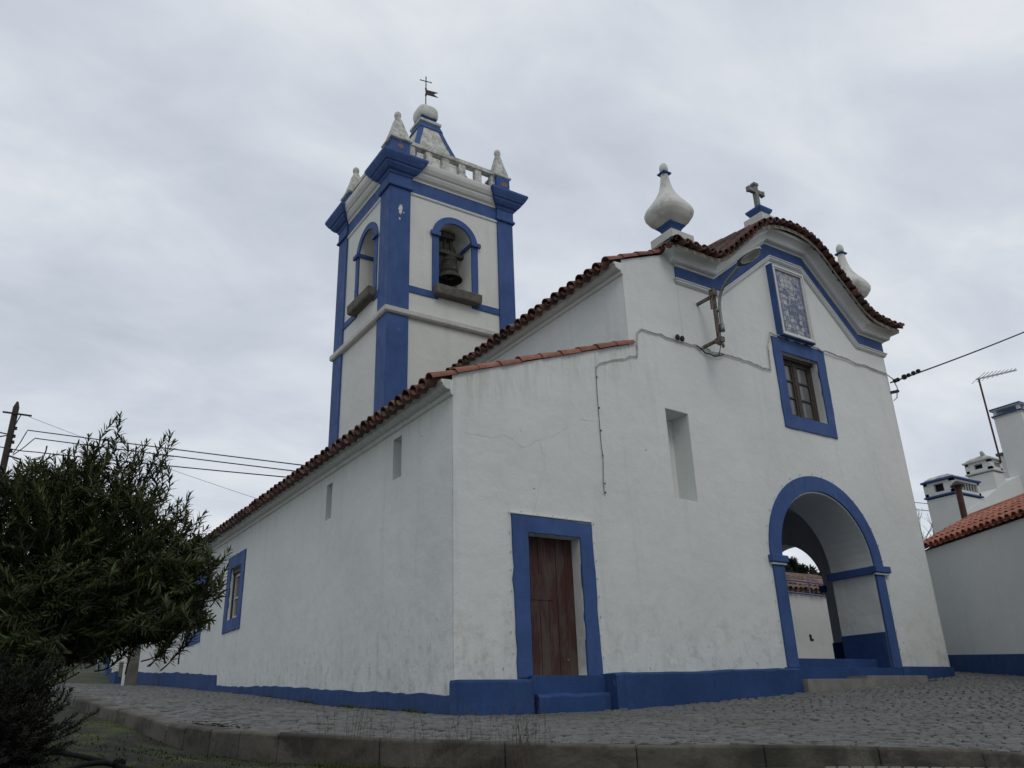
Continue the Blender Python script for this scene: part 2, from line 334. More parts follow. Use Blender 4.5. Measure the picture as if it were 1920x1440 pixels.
# ------------------------------------------------------------------ mesh helpers
class MB:
    def __init__(s): s.v = []; s.f = []; s.c = []; s.cur = (1, 1, 1)
    def add(s, vs, fs):
        o = len(s.v); s.v += [tuple(p) for p in vs]; s.c += [s.cur]*len(vs)
        s.f += [tuple(i+o for i in f) for f in fs]
    def box(s, x0, x1, y0, y1, z0, z1, skip=()):
        vs = [(x, y, z) for z in (z0, z1) for y in (y0, y1) for x in (x0, x1)]
        fs = {'b': (0, 2, 3, 1), 't': (4, 5, 7, 6), 'f': (0, 1, 5, 4), 'k': (2, 6, 7, 3), 'l': (0, 4, 6, 2), 'r': (1, 3, 7, 5)}
        s.add(vs, [f for k, f in fs.items() if k not in skip])
    def obox(s, o, ax, ay, az):
        o, ax, ay, az = map(Vector, (o, ax, ay, az))
        vs = [o+ax*i+ay*j+az*k for k in (0, 1) for j in (0, 1) for i in (0, 1)]
        s.add(vs, [(0, 2, 3, 1), (4, 5, 7, 6), (0, 1, 5, 4), (2, 6, 7, 3), (0, 4, 6, 2), (1, 3, 7, 5)])
    def bar(s, a, b, w, h=None, up=(0, 0, 1)):
        a, b = Vector(a), Vector(b); d = (b-a).normalized(); h = h or w
        r = d.cross(Vector(up))
        if r.length < 1e-3: r = d.cross(Vector((1, 0, 0)))
        r.normalize(); u = r.cross(d)
        s.obox(a-r*w/2-u*h/2, r*w, b-a, u*h)
    def tube(s, pts, r, n=8, cap=True):
        pts = [Vector(p) for p in pts]; rs = r if isinstance(r, (list, tuple)) else [r]*len(pts)
        vs = []; fs = []; ref = None
        for i, p in enumerate(pts):
            d = (pts[min(i+1, len(pts)-1)]-pts[max(i-1, 0)])
            if d.length < 1e-9: d = Vector((0, 0, 1))
            d.normalize()
            if ref is None:
                ref = d.cross(Vector((0, 0, 1)))
                if ref.length < .05: ref = d.cross(Vector((1, 0, 0)))
            ref = (ref-d*ref.dot(d)).normalized(); b = d.cross(ref)
            vs += [p+(ref*math.cos(2*PI*k/n)+b*math.sin(2*PI*k/n))*rs[i] for k in range(n)]
        for i in range(len(pts)-1):
            for k in range(n):
                fs.append((i*n+k, i*n+(k+1) % n, (i+1)*n+(k+1) % n, (i+1)*n+k))
        if cap: fs += [tuple(range(n))[::-1], tuple((len(pts)-1)*n+k for k in range(n))]
        s.add(vs, fs)
    def lathe(s, prof, c, n=24, shape=None, cap=True):
        """prof: (radius, z); shape(angle)->radial factor"""
        vs = []; fs = []
        for r, z in prof:
            for k in range(n):
                a = 2*PI*k/n; q = r*(shape(a, z) if shape else 1)
                vs.append((c[0]+q*math.cos(a), c[1]+q*math.sin(a), c[2]+z))
        for i in range(len(prof)-1):
            for k in range(n): fs.append((i*n+k, i*n+(k+1) % n, (i+1)*n+(k+1) % n, (i+1)*n+k))
        if cap: fs += [tuple(range(n))[::-1], tuple((len(prof)-1)*n+k for k in range(n))]
        s.add(vs, fs)
    def rect_lathe(s, x0, x1, y0, y1, prof, cap=True):
        """profile of (outward offset, z) swept round a rectangle"""
        vs = []; fs = []
        for d, z in prof:
            vs += [(x0-d, y0-d, z), (x1+d, y0-d, z), (x1+d, y1+d, z), (x0-d, y1+d, z)]
        for i in range(len(prof)-1):
            for k in range(4): fs.append((i*4+k, i*4+(k+1) % 4, (i+1)*4+(k+1) % 4, (i+1)*4+k))
        if cap: fs += [(3, 2, 1, 0), tuple((len(prof)-1)*4+k for k in range(4))]
        s.add(vs, fs)
    def poly(s, pts, f, d0, d1=None):
        """filled 2-D polygon at depth d0, with sides to d1 and a back when d1 is given"""
        n = len(pts); tri = tessellate_polygon([[Vector((p[0], p[1], 0)) for p in pts]])
        s.add([f(p[0], p[1], d0) for p in pts], [tuple(t) for t in tri])
        if d1 is not None:
            s.add([f(p[0], p[1], d1) for p in pts], [tuple(t) for t in tri])
            s.add([f(p[0], p[1], d0) for p in pts]+[f(p[0], p[1], d1) for p in pts],
                  [(i, (i+1) % n, n+(i+1) % n, n+i) for i in range(n)])
    def holed(s, outer, holes, f, d=0.0):
        loops = [[Vector((p[0], p[1], 0)) for p in l] for l in [outer]+holes]
        pts = [p for l in loops for p in l]
        s.add([f(p.x, p.y, d) for p in pts], [tuple(t) for t in tessellate_polygon(loops)])
    def reveal(s, loop, f, d0, d1, back=False):
        n = len(loop)
        s.add([f(p[0], p[1], d0) for p in loop]+[f(p[0], p[1], d1) for p in loop],
              [(i, (i+1) % n, n+(i+1) % n, n+i) for i in range(n)])
        if back: s.poly(loop, f, d1)
    def band(s, outer, inner, f, d0, d1):
        """ring between two loops of the same length, raised from depth d1 to d0"""
        n = len(outer)
        vs = [f(p[0], p[1], d0) for p in outer]+[f(p[0], p[1], d0) for p in inner]+[f(p[0], p[1], d1) for p in outer]+[f(p[0], p[1], d1) for p in inner]
        fs = []
        for i in range(n):
            j = (i+1) % n
            fs += [(i, j, n+j, n+i), (2*n+i, 2*n+j, j, i), (n+i, n+j, 3*n+j, 3*n+i)]
        s.add(vs, fs)
    def build(s, name, mat, parent=None, smooth=False, tint=False):
        me = bpy.data.meshes.new(name); me.from_pydata(s.v, [], s.f); me.validate(); me.update()
        bm = bmesh.new(); bm.from_mesh(me)
        if not tint: bmesh.ops.remove_doubles(bm, verts=bm.verts, dist=1e-5)
        if len(bm.faces) < 60000: bmesh.ops.recalc_face_normals(bm, faces=bm.faces)
        bm.to_mesh(me); bm.free()
        if tint:
            a = me.color_attributes.new('tint', 'FLOAT_COLOR', 'POINT')
            a.data.foreach_set('color', np.array([(*c, 1) for c in s.c], dtype=np.float32).ravel())
        if smooth: me.polygons.foreach_set('use_smooth', [True]*len(me.polygons))
        me.materials.append(M[mat] if isinstance(mat, str) else mat)
        o = bpy.data.objects.new(name, me); COL.objects.link(o)
        if parent is not None:
            o.parent = parent; bpy.context.view_layer.update()
            o.matrix_parent_inverse = parent.matrix_world.inverted()
        return o
def one(fn, name, mat, parent=None, **k):
    b = MB(); fn(b); return b.build(name, mat, parent, **k)
def tag(o, label=None, cat=None, group=None, kind=None):
    for k, v in (('label', label), ('category', cat), ('group', group), ('kind', kind)):
        if v: o[k] = v
    return o
def thing(name, label, cat, loc=(0, 0, 0), group=None):
    o = bpy.data.objects.new(name, None); COL.objects.link(o); o.location = loc
    o.empty_display_size = .3
    bpy.context.view_layer.update()
    return tag(o, label, cat, group)
def hand(loop, n=12, amp=.006, seed=1):
    r = random.Random(seed); o = []
    for i, p in enumerate(loop):
        q = loop[(i+1) % len(loop)]
        for k in range(n):
            t = k/n; j = 0 if k == 0 else 1
            o.append((p[0]+(q[0]-p[0])*t+j*r.gauss(0, amp), p[1]+(q[1]-p[1])*t+j*r.gauss(0, amp)))
    return o
def FY(y): return lambda u, v, d: (u, y+d, v)          # facade plane: depth goes in along +Y
def FX(x): return lambda u, v, d: (x+d, u, v)          # side plane: depth goes in along +X
def rect(u0, u1, v0, v1): return [(u0, v0), (u1, v0), (u1, v1), (u0, v1)]
def arch(u0, u1, v0, vs, n=20):
    c = (u0+u1)/2; r = (u1-u0)/2
    return [(u0, v0), (u1, v0)]+[(c+r*math.cos(PI*k/n), vs+r*math.sin(PI*k/n)) for k in range(n+1)]

# ------------------------------------------------------------------ ground heights
CP = [(5.6, 10, .06), (5.6, 13.93, .27), (5.6, 21.6, .81), (5.6, 32.3, 1.48), (5.6, 39.2, 2.2), (8.45, 9.7, .08), (12.3, 9.6, .26),
      (16.9, 9.9, .49), (18.7, 10.9, .67), (17.8, 9.2, .49), (17.6, 13, .75), (24, 13, .9), (22, 6, .5),
      (7, 2.2, -.36), (12, 1.0, -.42), (5.31, 2.79, -.284), (4.24, 3.18, -.213), (3.37, 3.70, -.173), (2.62, 4.26, -.13), (1.96, 4.81, -.078),
      (1.65, 5.35, -.043), (1.46, 6.44, .007), (1.36, 7.48, .104), (1.13, 9.23, .287), (1.2, 12, .47), (1.0, 18, .86), (.5, 30, 1.55), (5, 45, 2.9), (0, 45, 2.75), (12, 48, 3.1), (30, 5, .6), (30, 20, 1.4), (20, 30, 1.9)]
P_ = np.array(CP)
def _phi(r2): return np.where(r2 > 1e-12, r2*np.log(np.maximum(r2, 1e-12))*.5, 0)
def _tps():
    n = len(P_); d2 = ((P_[:, None, :2]-P_[None, :, :2])**2).sum(-1)
    A = np.zeros((n+3, n+3)); A[:n, :n] = _phi(d2)+np.eye(n)*.01; A[:n, n] = 1; A[:n, n+1:] = P_[:, :2]; A[n:, :n] = A[:n, n:].T
    return np.linalg.solve(A, np.concatenate([P_[:, 2], np.zeros(3)]))
W_ = _tps()
def gz(x, y):
    d2 = (P_[:, 0]-x)**2+(P_[:, 1]-y)**2
    return float(_phi(d2)@W_[:len(P_)]+W_[-3]+W_[-2]*x+W_[-1]*y)
KERB = [(20, -.6), (12, 1.0), (9, 1.7), (7, 2.2), (5.31, 2.79), (4.24, 3.18), (3.37, 3.70), (2.62, 4.26), (1.96, 4.81), (1.65, 5.35), (1.46, 6.44), (1.36, 7.48), (1.13, 9.23), (1.2, 12), (1.0, 18), (.5, 30), (.3, 44)]
def catmull(P, n):
    o = []
    for i in range(len(P)-1):
        p0, p1, p2, p3 = (Vector(P[max(0, min(len(P)-1, j))]) for j in (i-1, i, i+1, i+2))
        for k in range(n):
            t = k/n; o.append(.5*((2*p1)+(p2-p0)*t+(2*p0-5*p1+4*p2-p3)*t*t+(3*p1-p0-3*p2+p3)*t**3))
    o.append(Vector(P[-1])); return o
KD = catmull([(x, y, 0) for x, y in KERB], 10)
k_az = np.array([math.atan2(p.x, p.y) for p in KD]); k_r = np.array([math.hypot(p.x, p.y) for p in KD])
_o = np.argsort(k_az); k_az = k_az[_o]; k_r = k_r[_o]
def kr(az): return float(np.interp(az, k_az, k_r))
AZ0, AZ1 = k_az[0], k_az[-1]

# street bed
b = MB(); NA, NR = 150, 40; vs = []; fs = []
for i in range(NA+1):
    az = AZ0+(AZ1-AZ0)*i/NA; R0 = kr(az)
    for j in range(NR+1):
        r = R0+(62-R0)*(j/NR)**1.7 if R0 < 60 else R0+j
        x, y = r*math.sin(az), r*math.cos(az)
        vs.append((x, y, gz(x, min(y, 50))-.016))
for i in range(NA):
    for j in range(NR): fs.append((i*(NR+1)+j, i*(NR+1)+j+1, (i+1)*(NR+1)+j+1, (i+1)*(NR+1)+j))
b.add(vs, fs)
street_bed = b
# setts
def blocked(x, y):
    if x > 5.55 and y > 9.98 and x < 17.2: return True
    if 5.5 < x < 7.0 and y > 9.72: return True
    if 6.8 < x < 8.1 and y > 9.7: return True
    if 8.0 < x < 12.1 and y > 9.62: return True
    if 12 < x < 16 and y > 9.5: return True
    if x > 17.0:   # the low house
        if (x-18.66)*.887-(y-10.87)*.462 > 0: return True
    return False
s = MB(); rng = random.Random(3)
E1 = (math.sin(math.radians(52)), math.cos(math.radians(52))); E2 = (E1[1], -E1[0])
v0 = 0.0; row = 0
while v0 < 32:
    dep = rng.uniform(.102, .122)
    u0 = -22+rng.random()*.1
    while u0 < 11:
        ln = rng.uniform(.105, .145)
        cu, cv_ = u0+ln/2, v0+dep/2+.02*math.sin(u0*1.1+row*.3); u0 += ln
        cx, cy = E1[0]*cv_+E2[0]*cu, E1[1]*cv_+E2[1]*cu
        if cx < .5 or cy < .3 or cy > 36 or cx > 18.5: continue
        r = math.hypot(cx, cy); az = math.atan2(cx, cy)
        if not (AZ0 < az < 1.16 and r > kr(az)+.16) or blocked(cx, cy): continue
        z = gz(cx, cy)+rng.gauss(0, .005)
        sx = (gz(cx+.1, cy)-gz(cx-.1, cy))*5+rng.gauss(0, .018); sy = (gz(cx, cy+.1)-gz(cx, cy-.1))*5+rng.gauss(0, .022)
        gx = rng.uniform(.007, .015)*(1.6 if rng.random() < .3 else 1); gy = rng.uniform(.004, .010)
        hx, hy_ = ln/2-gx, dep/2-gy; k = rng.uniform(.108, .140)*(1.3 if rng.random() < .03 else 1)
        s.cur = (k*.98, k*1.01, k*.985); ro = rng.gauss(0, .05); cs, sn = math.cos(ro), math.sin(ro)
        V = []
        for (q, dzz) in ((1, -.035), (.985, -.008), (.78, 0.002)):
            for ax, ay in ((-1, -1), (1, -1), (1, 1), (-1, 1)):
                uu = ax*hx*q+rng.gauss(0, .003); vv = ay*hy_*q+rng.gauss(0, .003)
                uu, vv = uu*cs-vv*sn, uu*sn+vv*cs
                px_, py_ = E2[0]*uu+E1[0]*vv, E2[1]*uu+E1[1]*vv
                V.append((cx+px_, cy+py_, z+dzz+px_*sx+py_*sy))
        F = [(8, 9, 10, 11)]
        for l in (0, 4):
            for q in range(4): F.append((l+q, l+(q+1) % 4, l+4+(q+1) % 4, l+4+q))
        s.add(V, F)
    v0 += dep; row += 1
street = street_bed.build('street', 'joint'); tag(street, kind='structure')
setts = s.build('street_setts', 'setts', tint=True); setts.name = 'cobble_paving'; tag(setts, kind='structure')

# lower ground in front of and to the left of the kerb
def kh(az): return float(np.interp(az, [0, .13, .17, .22, .30, .45, .75, 1.1], [.07, .085, .10, .13, .145, .14, .105, .08]))
def low(x, y):
    az = math.atan2(x, y); zl = gz(max(x, 1.0), max(2.0, min(y, 48)))-kh(max(0, az)) if y > -3 else -1.35
    if y > 9 and x < 1: zl -= min(1.0, (1-x)*.03)
    t = max(0.0, min(1.0, (max(0, y)+.9*max(0, x)-.5)/3.9))
    return -1.35+(zl+1.35)*t**.6
b = MB(); vs = []; fs = []
NA2, NR2 = 220, 34
azs = [(-PI+.001)+(2*PI-.002)*i/NA2 for i in range(NA2+1)]
rr = random.Random(5)
for az in azs:
    inside = AZ0 < az < AZ1
    R0 = min(kr(az)+.05, 40) if inside else 40
    for j in range(NR2+1):
        r = R0*(j/NR2)**(1.0 if inside and R0 < 9 else 1.7)
        x, y = r*math.sin(az), r*math.cos(az)
        vs.append((x, y, low(x, y)+(rr.gauss(0, .006) if r < 9 else 0)))
for i in range(NA2):
    for j in range(NR2): fs.append((i*(NR2+1)+j, i*(NR2+1)+j+1, (i+1)*(NR2+1)+j+1, (i+1)*(NR2+1)+j))
b.add(vs, fs)
tag(b.build('ground', 'earth', smooth=True), kind='structure')
def lowz(az, r): return low(r*math.sin(az), r*math.cos(az))
# lower road setts at the right, just below the kerb
s = MB(); rng = random.Random(9)
for i in range(60):
    az = .905+i*.0125
    for j in range(9):
        r = kr(az)-.12-.125*j; rn = kr(az+.0125)-.12-.125*j
        g = .009; V = []
        k = rng.uniform(.11, .165); s.cur = (k, k*1.01, k)
        for q, dz in ((1, -.02), (.97, .008), (.8, .014)):
            for ax, ay in ((0, 0), (1, 0), (1, 1), (0, 1)):
                fa = .5+(ax-.5)*q*.92; fr = .5+(ay-.5)*q*.9
                a2 = az+.0125*fa; r2 = r+(rn-r)*fa-.125*fr
                V.append((r2*math.sin(a2), r2*math.cos(a2), lowz(a2, min(r2, kr(a2)-.0))+dz))
        F = [(8, 9, 10, 11)]
        for l in (0, 4):
            for q in range(4): F.append((l+q, l+(q+1) % 4, l+4+(q+1) % 4, l+4+q))
        s.add(V, F)
tag(s.build('lower_road', 'setts', tint=True), kind='structure')

# kerb stones: one thing per stone
cum = [0]
for i in range(1, len(KD)): cum.append(cum[-1]+(KD[i]-KD[i-1]).length)
def kat(sv):
    i = max(1, min(len(KD)-1, int(np.searchsorted(cum, sv)))); t = (sv-cum[i-1])/max(1e-6, cum[i]-cum[i-1])
    return KD[i-1].lerp(KD[i], t)
sv_ = 0.0; kn = 0; rng = random.Random(21)
while sv_ < cum[-1]-.5:
    p = kat(sv_); az = math.atan2(p.x, p.y)
    ln = rng.uniform(.62, .72) if az > .42 else rng.uniform(.36, .44)
    if p.y > 14: ln = 1.2
    if az > 1.25: ln = 1.0
    bm_ = MB(); secs = []
    nseg = 4
    jit = rng.gauss(0, .002); tw = rng.gauss(0, .001)
    for k in range(nseg+1):
        a0 = sv_+.0025+(ln-.005)*k/nseg; p = kat(a0); q = (kat(a0+.05)-kat(a0-.05)).normalized()
        nrm = Vector((q.y, -q.x, 0))
        if nrm.dot(p) < 0: nrm = -nrm
        az = math.atan2(p.x, p.y); z = gz(p.x, p.y)+.012+jit+tw*(k-2); h = kh(az)+.12
        wv = [rng.gauss(0, .0015) for _ in range(4)]
        secs.append([p+nrm*(-.012)+Vector((0, 0, z-h)), p+nrm*(-.004+wv[0])+Vector((0, 0, z-.014)), p+nrm*(.010)+Vector((0, 0, z+wv[1])), p+nrm*.135+Vector((0, 0, z+wv[2])), p+nrm*.15+Vector((0, 0, z-.02)), p+nrm*.15+Vector((0, 0, z-h))])
    V = [v for sc in secs for v in sc]; F = []
    for k in range(nseg):
        for j in range(5): F.append((k*6+j, k*6+j+1, (k+1)*6+j+1, (k+1)*6+j))
    F += [tuple(range(6)), tuple(nseg*6+j for j in range(6))]
    bm_.add(V, F)
    o = bm_.build('kerb_stone', 'kerb')
    tag(o, 'weathered concrete kerb stone edging the cobbled street', 'kerb stone', 'kerb stones edging the street')
    sv_ += ln; kn += 1

# hill behind on the left
b = MB(); vs = []; fs = []; rr = random.Random(2)
for i in range(41):
    for j in range(21):
        x = -60+100*i/40; y = 48+60*j/20
        t = j/20; z = 2.6+10*t**.8*(.6+.4*math.sin(x*.06+2))+.5*math.sin(x*.5+y*.3)*min(1, t*4)+rr.gauss(0, .15)*min(1, t*5)
        vs.append((x, y, z))
for i in range(40):
    for j in range(20): fs.append((i*21+j, (i+1)*21+j, (i+1)*21+j+1, i*21+j+1))
b.add(vs, fs); tag(b.build('hillside', 'hill', smooth=True), kind='structure')

# ------------------------------------------------------------------ roof tiles
TILE_AGED = [(.115, .042, .028), (.09, .034, .025), (.14, .054, .036), (.065, .033, .027), (.10, .042, .032), (.05, .035, .03), (.17, .085, .058), (.13, .09, .065)]
def tile(b, P, ax, up, L, r0, r1, th=.014, convex=True, seg=8, tint=None):
    """barrel tile: low end at P, running up-slope by -ax*L; up is the slope normal"""
    ax = Vector(ax).normalized(); up = Vector(up).normalized(); sd = ax.cross(up).normalized(); P = Vector(P)
    sg = 1 if convex else -1
    V = []
    for (q, rr_) in ((0, r0), (L, r1)):
        for t in (0, -th):
            for k in range(seg+1):
                a = PI*k/seg; R = rr_+t
                V.append(P-ax*q+sd*(math.cos(a)*R)+up*(sg*math.sin(a)*R))
    n = seg+1; F = []
    for k in range(seg):
        F += [(k, k+1, 2*n+k+1, 2*n+k), (n+k+1, n+k, 3*n+k, 3*n+k+1), (k+1, k, n+k, n+k+1), (2*n+k, 2*n+k+1, 3*n+k+1, 3*n+k)]
    b.cur = tint or random.choice(TILE_AGED); k = random.uniform(.8, 1.2); b.cur = tuple(c*k for c in b.cur)
    b.add(V, F)
def roof_field(b, origin, along, slope_dir, normal, ncol, pitch, courses, L=.45, clen=.40, rc=.095, tints=None, verge=None, pan_out=.05, wob=.010):
    """origin: eave corner; along: unit vector along the eave; slope_dir: unit vector DOWN the slope"""
    o = Vector(origin); al = Vector(along).normalized(); dn = Vector(slope_dir).normalized(); no = Vector(normal).normalized()
    for c in range(ncol):
        for k in range(courses):
            j = random.gauss(0, wob); P = o+al*(c*pitch+j)-dn*(k*clen+random.gauss(0, wob))+no*(.035+.012*(k > 0)+random.gauss(0, wob*.4))
            tl = (dn+al*random.gauss(0, .012)+no*random.gauss(0, .008)).normalized()
            tn = verge if (verge and c == 0) else (random.choice(tints) if tints else None)
            tile(b, P, tl, no, L, rc*random.uniform(.97, 1.04), rc*.80, tint=tn)
            if c < ncol-1:
                P2 = o+al*((c+.5)*pitch+random.gauss(0, wob))-dn*(k*clen-pan_out+random.gauss(0, wob))+no*(.055+random.gauss(0, wob*.4))
                tile(b, P2, dn, no, L, rc*.92, rc*1.06, convex=False, tint=tn if verge is None or c else None)

# ------------------------------------------------------------------ church
church = thing('church', 'whitewashed village church with blue trim, side aisle, arched porch and square bell tower', 'church', (11.4, 10, 0))
F0 = FY(10.0)
PED = [(10.6, 8.09), (11.63, 8.09), (13.41, 9.48), (14.66, 9.48), (16.27, 7.94), (17.17, 7.93)]   # top of the blue frieze
def offs(path, h):
    o = []
    for i, p in enumerate(path):
        def nn(a, b_): d = Vector((b_[0]-a[0], b_[1]-a[1])).normalized(); return Vector((-d.y, d.x))
        ns = []
        if i: ns.append(nn(path[i-1], p))
        if i < len(path)-1: ns.append(nn(p, path[i+1]))
        if len(ns) == 2:
            m_ = (ns[0]+ns[1]).normalized(); o.append((p[0]+m_.x*h/m_.dot(ns[0]), p[1]+m_.y*h/m_.dot(ns[0])))
        else: o.append((p[0]+ns[0].x*h, p[1]+ns[0].y*h))
    return o
door_h = rect(6.85, 7.82, .54, 2.53); slit_h = [(9.95, 3.40), (10.47, 3.38), (10.48, 5.01), (9.93, 5.03)]
arch_h = arch(12.46, 15.20, .66, 2.55, 28); win_h = rect(13.42, 14.57, 5.48, 6.90)
top = offs(PED, .28)
outer = [(5.6, -.4), (17.15, -.4), (17.17, 7.5)]+[(p[0], p[1]) for p in reversed(top)]+[(10.6, 8.41), (9.2, 7.85), (9.2, 6.115), (5.6, 4.81)]
w = MB()
w.holed(outer, [door_h, slit_h, arch_h, win_h], F0)
w.reveal(door_h, F0, 0, .24); w.reveal(slit_h, F0, 0, .42, True); w.reveal(win_h, F0, 0, .30)
w.reveal(arch_h[1:]+[arch_h[0]], F0, 0, 1.0)
# long side wall with its openings
F1 = FX(5.6)
w1 = rect(20.42, 21.30, 2.42, 3.67); w2 = rect(24.08, 24.92, 2.42, 3.67)
s1 = rect(11.69, 12.0, 3.66, 4.35); s2 = rect(14.69, 14.97, 3.60, 4.29)
w.holed([(10, -.4), (39, -.4), (39, 4.9), (10, 4.64)], [w1, w2, s1, s2], F1)
for h_ in (s1, s2): w.reveal(h_, F1, 0, .30, True)
for h_ in (w1, w2): w.reveal(h_, F1, 0, .22)
# nave side wall above the aisle, right side, back
w.add([(9.2, 10, 5.6), (9.2, 39, 5.6), (9.2, 39, 7.9), (9.2, 10, 7.72)], [(0, 1, 2, 3)])
sa = arch(12.22, 14.5, .84, 2.57, 24)
F2 = lambda u, v, d: (17.15-d, u, v)
w.holed([(10, -.4), (39, -.4), (39, 7.5), (10, 7.6)], [sa], F2)
w.add([(5.6, 39, -.4), (17.15, 39, -.4), (17.15, 39, 7.5), (13.3, 39, 9.4), (9.2, 39, 7.75), (9.2, 39, 6.0), (5.6, 39, 4.66)], [(0, 1, 2, 3, 4, 5, 6)])
# frontispiece body behind the gable
for sx in (10.6, 17.17):
    w.add([(sx, 10, 6.5), (sx, 11.0, 6.5), (sx, 11.0, 8.3), (sx, 10, 8.3)], [(0, 1, 2, 3)])
tb = [(p[0], p[1]) for p in top]
w.add([(p[0], 10, p[1]) for p in tb]+[(p[0], 11.0, p[1]) for p in tb], [(i, i+1, len(tb)+i+1, len(tb)+i) for i in range(len(tb)-1)])
w.add([(p[0], 11.0, p[1]) for p in tb]+[(17.17, 11, 6.5), (10.6, 11, 6.5)], [tuple(range(len(tb)+2))])
w.build('wall', 'plaster', church)
# porch interior
w = MB()
w.holed([(11, .84), (16.55, .84), (16.55, 4.4), (11, 4.4)], [arch(12.46, 15.20, .66+.18, 2.55, 28)], FY(11.0))
w.holed([(11, .84), (15, .84), (15, 4.4), (11, 4.4)], [sa], FX(16.55))
w.reveal(sa, FX(16.55), 0, .6)
w.add([(11, 11, .84), (11, 15, .84), (11, 15, 4.4), (11, 11, 4.4)], [(0, 1, 2, 3)])
w.add([(11, 15, .84), (16.55, 15, .84), (16.55, 15, 4.4), (11, 15, 4.4)], [(0, 1, 2, 3)])
w.add([(11, 11, 4.4), (16.55, 11, 4.4), (16.55, 15, 4.4), (11, 15, 4.4)], [(0, 1, 2, 3)])
w.build('porch_vault', 'plaster_in', church)
def porch_blue(b):
    b.box(12.486, 15.174, 10.30, 11.0, .5, .84); b.box(11.02, 16.5, 11.021, 14.95, .5, .842)                     # raised floor with its riser
    b.box(15.175, 15.204, 10.012, 11.0, .655, 1.33); b.box(12.455, 12.485, 10.012, 11.0, .655, 1.33)
    b.box(15.2, 16.54, 11.003, 11.02, .84, 1.33)
    b.box(16.50, 16.553, 11.02, 12.22, .84, 1.33); b.box(16.50, 16.553, 14.5, 15.0, .84, 1.33)
    b.box(16.551, 17.14, 14.47, 14.503, .84, 1.33); b.box(16.551, 17.14, 12.217, 12.247, .84, 1.33)
    b.box(11.0, 16.5, 14.96, 15.0, .84, 1.33)
one(porch_blue, 'porch_dado', 'blue_low', church)
for bx in ((15.13, 15.21, 10.001, 11.06), (12.45, 12.53, 10.001, 11.06), (16.47, 17.1, 12.16, 12.30), (16.47, 17.1, 14.42, 14.56)):
    one(lambda b: b.box(*bx, 2.44, 2.585), 'porch_impost', 'blue', church)
# entrance threshold, steps
one(lambda b: b.box(12.1, 15.45, 9.97, 10.305, .2, .663), 'threshold', 'blue_low', church)
def gst(b):
    b.box(12.08, 13.7, 9.55, 9.972, .0, .455); b.box(13.706, 15.55, 9.555, 9.972, .05, .505)
one(gst, 'granite_step', 'step', church)
# plinths and benches
def sideplinth(b):
    prof = [(9.98, .30), (12, .41), (13.8, .51), (17, .72), (20, .85), (21.68, .95), (21.74, 1.18), (25, 1.42), (30, 1.72), (34, 2.0), (38.3, 2.38)]
    rg_ = random.Random(6); p2 = []
    for i in range(len(prof)-1):
        m_ = max(1, int((prof[i+1][0]-prof[i][0])/.22))
        for k in range(m_): p2.append((prof[i][0]+(prof[i+1][0]-prof[i][0])*k/m_, prof[i][1]+(prof[i+1][1]-prof[i][1])*k/m_+rg_.gauss(0, .009)))
    prof = p2+[prof[-1]]; vs = []; n = len(prof)
    for y, z in prof: vs += [(5.565, y, gz(5.5, y)-.3), (5.565, y, z), (5.602, y, z+.004)]
    b.add(vs, [(i*3+j, i*3+j+1, (i+1)*3+j+1, (i+1)*3+j) for i in range(n-1) for j in (0, 1)])
one(sideplinth, 'plinth', 'blue_low', church)
def bench1(b):
    n = 10; pl = [(5.53, 9.985), (5.53, 9.76)]+[(6.62+.17*math.sin(PI/2*k/n), 9.76+.2*(1-math.cos(PI/2*k/n))) for k in range(n+1)]+[(6.80, 9.985)]
    m_ = len(pl); cx, cy = 6.1, 9.9
    inn = [(cx+(x-cx)*.985, cy+(y-cy)*.90) for x, y in pl]
    vs = [(x, y, -.3) for x, y in pl]+[(x, y, .445) for x, y in pl]+[(x, y, .478) for x, y in inn]
    b.add(vs, [(r*m_+i, r*m_+(i+1) % m_, (r+1)*m_+(i+1) % m_, (r+1)*m_+i) for r in (0, 1) for i in range(m_)]+[tuple(2*m_+i for i in range(m_))])
one(bench1, 'corner_bench', 'blue_low', church)
def bench2(b):
    V = []
    rg_ = random.Random(8); N_ = 22
    for i in range(N_+1):
        x = 8.05+4.01*i/N_; z = .545+.09*i/N_+rg_.gauss(0, .007)
        V += [(x, 9.985, -.2), (x, 9.64, -.2), (x, 9.64, z-.03), (x, 9.67, z), (x, 9.985, z+.005)]
    b.add(V, [(q*5+i, q*5+i+1, q*5+6+i, q*5+5+i) for q in range(N_) for i in range(4)]+[(0, 1, 2, 3, 4), tuple(N_*5+i for i in range(5))])
one(bench2, 'long_bench', 'blue_low', church)
def doorstep(b):
    b.box(6.77, 8.06, 9.90, 10.0, .0, .535)
one(doorstep, 'threshold', 'blue_low', church)
def doorstep2(b):
    rng = random.Random(4); n = 9; V = []
    for i in range(n+1):
        x = 6.80+1.24*i/n; zt = .285+.01*i/n+rng.gauss(0, .008); yf = 9.78+rng.gauss(0, .008)
        V += [(x, yf-.01, -.2), (x, yf, zt-.04), (x, yf+.03, zt), (x, 9.905, zt+.006)]
    b.add(V, [(i*4+j, i*4+j+1, i*4+5+j, i*4+4+j) for i in range(n) for j in range(3)]+[(0, 1, 2, 3), (n*4+3, n*4+2, n*4+1, n*4)])
one(doorstep2, 'door_step', 'blue_low', church)
one(lambda b: b.box(15.45, 17.19, 9.955, 10.02, .1, .69), 'plinth', 'blue_low', church)
one(lambda b: b.box(17.12, 17.19, 10.021, 30, -.2, .80), 'plinth', 'blue_low', church)

